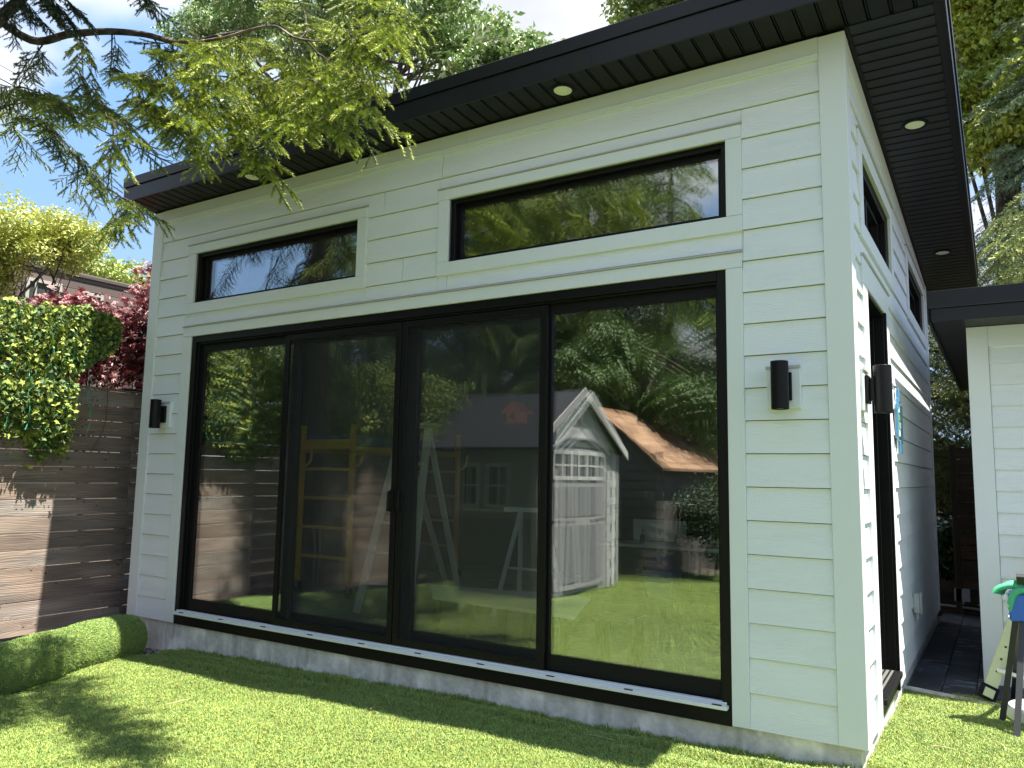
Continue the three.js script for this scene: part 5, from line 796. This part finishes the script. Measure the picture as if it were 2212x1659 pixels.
    const p = at(1140, 448, 'y', 3.5), l = thing('ceiling_light', 'flush round light on the studio ceiling behind the wide clerestory', 'ceiling light', null, [p.x, 3.597 + 0.0619 * (p.z + 0.15), p.z]); l.rotation.x = -0.0619; part(l, 'trim_ring', new THREE.TorusGeometry(0.07, 0.008, 8, 28).rotateX(Math.PI / 2).translate(0, -0.003, 0), M.lens); part(l, 'lens', new THREE.CylinderGeometry(0.068, 0.068, 0.006, 28).translate(0, -0.004, 0), M.lens);
  }
}
// ---------------------------------------------------------------- across the yard: garden shed and cabin, mirrored in the glass
{
  const g = thing('garden_shed', 'grey and white gabled plastic garden shed with arched double windows', 'shed'), x0 = -6.42, x1 = -4.45, z0 = 4.45, z1 = 6.78, zc = (z0 + z1) / 2, gy = -0.3, ey = 1.69, ay = 2.47;
  const grey = std([0.3, 0.295, 0.3], 0.6), dg = std([0.17, 0.17, 0.185], 0.6), wh = std([0.52, 0.52, 0.51], 0.5), dark = std([0.012, 0.013, 0.019], 0.7), gl = phys([0.04, 0.045, 0.05], 0.06);
  part(g, 'wall', [cbox(x0, x1, gy, ey, z0, z1, 0), hexa([V(x0, ey, z0), V(x1, ey, z0), V(x1, ey, z1), V(x0, ey, z1)], [V(x0, ay, zc - 0.001), V(x1, ay, zc - 0.001), V(x1, ay, zc + 0.001), V(x0, ay, zc + 0.001)])], grey);
  for (const s of [-1, 1]) { const ze = s < 0 ? z0 - 0.12 : z1 + 0.12, ye = ey - 0.075, q = (x, t, d) => V(x, lerp(ye, ay, t) + d, lerp(ze, zc, t)); const rf = part(g, 'roof_panel', hexa([q(x0 - 0.1, 0, 0.01), q(x1 + 0.12, 0, 0.01), q(x1 + 0.12, 1, 0.01), q(x0 - 0.1, 1, 0.01)], [q(x0 - 0.1, 0, 0.05), q(x1 + 0.12, 0, 0.05), q(x1 + 0.12, 1, 0.05), q(x0 - 0.1, 1, 0.05)]), dark); part(rf, 'barge_board', hexa([q(x1 + 0.121, 0, -0.06), q(x1 + 0.145, 0, -0.06), q(x1 + 0.145, 1, -0.06), q(x1 + 0.121, 1, -0.06)], [q(x1 + 0.121, 0, 0.055), q(x1 + 0.145, 0, 0.055), q(x1 + 0.145, 1, 0.055), q(x1 + 0.121, 1, 0.055)]), wh); }
  for (let y = gy + 0.02; y < ey - 0.02; y += 0.125) part(g, 'side_board', cbox(x0, x1 - 0.11, y, y + 0.118, z0 - 0.014, z0 - 0.001, 0.003), y < 0.62 ? dg : grey);
  for (const z of [z0, z1 - 0.1]) part(g, 'corner_post', cbox(x1 + 0.001, x1 + 0.03, gy, ey - 0.05, z, z + 0.1, 0.004), wh); part(g, 'corner_post', cbox(x1 - 0.1, x1 + 0.0005, gy, ey - 0.05, z0 - 0.024, z0 - 0.001, 0.004), wh);
  for (let k = 0; k < 13; k++) for (const z of [z0 + 0.1, z1 - 0.24]) part(g, 'quoin', cbox(x1 + 0.001, x1 + 0.026, gy + k * 0.13, gy + k * 0.13 + 0.12, z, z + (k % 2 ? 0.14 : 0.09), 0.004), wh);
  part(g, 'gable_panel', hexa([V(x1 + 0.001, ey + 0.02, z0 + 0.15), V(x1 + 0.012, ey + 0.02, z0 + 0.15), V(x1 + 0.012, ey + 0.02, z1 - 0.15), V(x1 + 0.001, ey + 0.02, z1 - 0.15)], [V(x1 + 0.001, ay - 0.12, zc - 0.02), V(x1 + 0.012, ay - 0.12, zc - 0.02), V(x1 + 0.012, ay - 0.12, zc + 0.02), V(x1 + 0.001, ay - 0.12, zc + 0.02)]), wh);
  part(g, 'gable_vent', hexa([V(x1 + 0.013, 2.0, zc - 0.2), V(x1 + 0.02, 2.0, zc - 0.2), V(x1 + 0.02, 2.0, zc + 0.2), V(x1 + 0.013, 2.0, zc + 0.2)], [V(x1 + 0.013, 2.24, zc - 0.01), V(x1 + 0.02, 2.24, zc - 0.01), V(x1 + 0.02, 2.24, zc + 0.01), V(x1 + 0.013, 2.24, zc + 0.01)]), dg);
  const win = (par, fn, w, h) => { const W = part(par, 'window', [fn(-w, w, -h, -h + 0.05), fn(-w, w, h - 0.05, h), fn(-w, -w + 0.05, -h + 0.05, h - 0.05), fn(w - 0.05, w, -h + 0.05, h - 0.05), fn(-0.012, 0.012, -h + 0.05, h - 0.05), fn(-w + 0.05, -0.013, -0.012, 0.012), fn(0.013, w - 0.05, -0.012, 0.012)], wh); return W; };
  for (const s of [-1, 1]) { // double door
    const a = s < 0 ? zc - 0.66 : zc + 0.005, b = a + 0.655, d = part(g, 'door', cbox(x1 + 0.001, x1 + 0.028, gy + 0.06, ey - 0.02, a, b, 0.004), grey); const c = (a + b) / 2;
    for (const [y0, y1] of [[-0.15, 0.62], [0.74, 1.15]]) part(d, 'panel', cbox(x1 + 0.029, x1 + 0.036, y0, y1, a + 0.1, b - 0.1, 0.003), dg);
    const w = win(d, (p, q, y0, y1) => cbox(x1 + 0.029, x1 + 0.045, 1.44 + y0, 1.44 + y1, c + p, c + q, 0.003), 0.26, 0.2); part(d, 'pane', cbox(x1 + 0.0285, x1 + 0.033, 1.27, 1.61, c - 0.21, c + 0.21, 0), gl); part(d, 'hinge', cbox(x1 + 0.029, x1 + 0.036, 0.66, 0.69, s < 0 ? a : b - 0.25, s < 0 ? a + 0.25 : b, 0.002), dark);
  }
  part(g, 'door_arch', tube(curve([V(x1 + 0.03, 1.62, zc - 0.75), V(x1 + 0.03, 1.78, zc - 0.35), V(x1 + 0.03, 1.82, zc), V(x1 + 0.03, 1.78, zc + 0.35), V(x1 + 0.03, 1.62, zc + 0.75)], 24), 0.03, 8), dg);
  for (const xc of [-5.62, -5.22]) { win(g, (p, q, y0, y1) => cbox(xc + p, xc + q, 1.15 + y0, 1.15 + y1, z0 - 0.034, z0 - 0.015, 0.003), 0.16, 0.3); part(g, 'pane', cbox(xc - 0.115, xc + 0.115, 0.9, 1.4, z0 - 0.02, z0 - 0.0145, 0), gl); }
  part(g, 'window_sill', cbox(-5.85, -5.0, 0.8, 0.845, z0 - 0.05, z0 - 0.015, 0.004), wh);
}
{
  const g = thing('cabin', 'small grey lapped cabin with brown shingle roof beyond the garden shed', 'cabin'), r = rng(77), x0 = -6.3, x1 = -4.1, z0 = 7.7, z1 = 11, xr = -5.2, ey = 1.55, ay = 2.42, gy = -0.4, wall = std([0.1, 0.092, 0.086], 0.75);
  part(g, 'wall', [cbox(x0, x1, gy, ey, z0, z1, 0), hexa([V(x0, ey, z0), V(x1, ey, z0), V(x1, ey, z1), V(x0, ey, z1)], [V(xr - 0.001, ay, z0), V(xr + 0.001, ay, z0), V(xr + 0.001, ay, z1), V(xr - 0.001, ay, z1)])], wall);
  for (let y = gy; y < ay - 0.05; y += 0.15) { const hw = y < ey ? (x1 - x0) / 2 : (x1 - x0) / 2 * (ay - y - 0.15) / (ay - ey); if (hw < 0.1) continue; const g0 = hexa([V(xr - hw, y, z0 - 0.002), V(xr + hw, y, z0 - 0.002), V(xr + hw, y, z0 - 0.02), V(xr - hw, y, z0 - 0.02)], [V(xr - hw, y + 0.15, z0 - 0.002), V(xr + hw, y + 0.15, z0 - 0.002), V(xr + hw, y + 0.15, z0 - 0.006), V(xr - hw, y + 0.15, z0 - 0.006)]); part(g, 'siding_board', g0, wall); }
  const sm = [[0.3, 0.17, 0.1], [0.38, 0.23, 0.14], [0.25, 0.14, 0.085], [0.42, 0.28, 0.18]].map((c) => std(c, 0.9));
  for (const s of [1, -1]) {
    const ex = xr + s * 1.28, ye = ay - 1.28 * (ay - ey) / 1.1, q = (t, z, d) => V(lerp(ex, xr, t), lerp(ye, ay, t) + d, z), rf = part(g, 'roof', hexa([q(0, z0 - 0.15, 0.0), q(0, z1, 0.0), q(1, z1, 0.0), q(1, z0 - 0.15, 0.0)], [q(0, z0 - 0.15, 0.03), q(0, z1, 0.03), q(1, z1, 0.03), q(1, z0 - 0.15, 0.03)]), sm[2]);
    if (s > 0) for (let k = 0; k < 11; k++) for (let z = z0 - 0.16 + (k % 2) * 0.15; z < z1; z += 0.3) { const a = k / 11, b = Math.min(1, (k + 1.1) / 11); part(rf, 'shingle', hexa([q(a, z + 0.004, 0.031), q(a, z + 0.296, 0.031), q(b, z + 0.296, 0.031), q(b, z + 0.004, 0.031)], [q(a, z + 0.004, 0.047), q(a, z + 0.296, 0.047), q(b, z + 0.296, 0.036), q(b, z + 0.004, 0.036)]), sm[Math.floor(r() * 4)]); }
  }
}
for (const [x, z, h, s, lab] of [[-3.6, 8.4, 1.5, 541, 'dense dark green shrub added to hide the sunlit cabin side wall in the glass'], [-2.4, 9.2, 1.9, 542, 'taller dark green shrub added clear of the cabin to help hide its bright wall']])  // shrubs added out of view so the glass does not mirror the bright cabin wall
  leafTree({ name: 'added_shrub', label: lab, cat: 'shrub', seed: s, base: [x, -0.4, z], top: [x, h * 0.6, z], r0: 0.03, crown: [[x, h * 0.45, z, 0.42, h * 0.5, 0.6]], lobes: 26, lobeR: 0.3, limbs: 12, limbR: 0.012, n: 600, leaf: clumpS, bark: M.bark, colors: [[0.04, 0.085, 0.025], [0.06, 0.11, 0.03], [0.03, 0.06, 0.02]] });
for (const [x, z, s, k] of [[-3.1, 0.9, 1, 0], [-1.6, 1.25, 0.8, 1], [-2.4, 1.6, 0.9, 0], [-0.55, 0.95, 0.7, 1], [0.35, -0.9, 0.7, 0], [-4.2, 0.8, 0.6, 1], [-3.5, 1.25, 0.5, 1], [-2.9, 1.15, 0.5, 1], [0.5, -1.2, 0.6, 1], [-4.75, 0.62, 1.1, 0], [-1.1, 0.35, 0.6, 1]]) { // bits of leaf litter on the turf
  const P = []; for (const sgn of [1, -1]) P.push(0, 0.004, 0, 0.025, 0.012, sgn * 0.013, 0.055, 0.002, 0); solo('fallen_leaf', geoFrom(P).scale(s, s, s).rotateY(x * 7).translate(x, turfY(x, z) + 0.03, z), std(k ? [0.35, 0.2, 0.07] : [0.16, 0.26, 0.05], 0.7), k ? 'dry brown fallen leaf lying on the turf' : 'small green fallen leaf lying on the turf', 'leaf', k ? 'dry leaves on the turf' : 'green leaves on the turf');
}
{ // dry stems and clippings
  const r = rng(99), lab = 'thin straw-coloured dry stem lying on the turf';
  for (const [x, z] of [[-2.0, 1.55], [-3.9, 1.0], [-1.3, 0.25], [0.3, -0.55], [0.55, -0.75], [-2.7, 0.5], [-0.9, 1.1]]) { const a = r() * 3.1, l = 0.05 + r() * 0.05, c = Math.cos(a) * l, s = Math.sin(a) * l, y = turfY(x, z) + 0.024; solo('dry_stem', tube(curve([V(x - c, y, z - s), V(x + s * 0.2, y + 0.004, z), V(x + c, y, z + s)], 6), 0.0018, 5), std([0.55, 0.45, 0.25], 0.8), lab, 'stem', 'dry stems on the turf'); }
}
renderer.render(scene, camera);
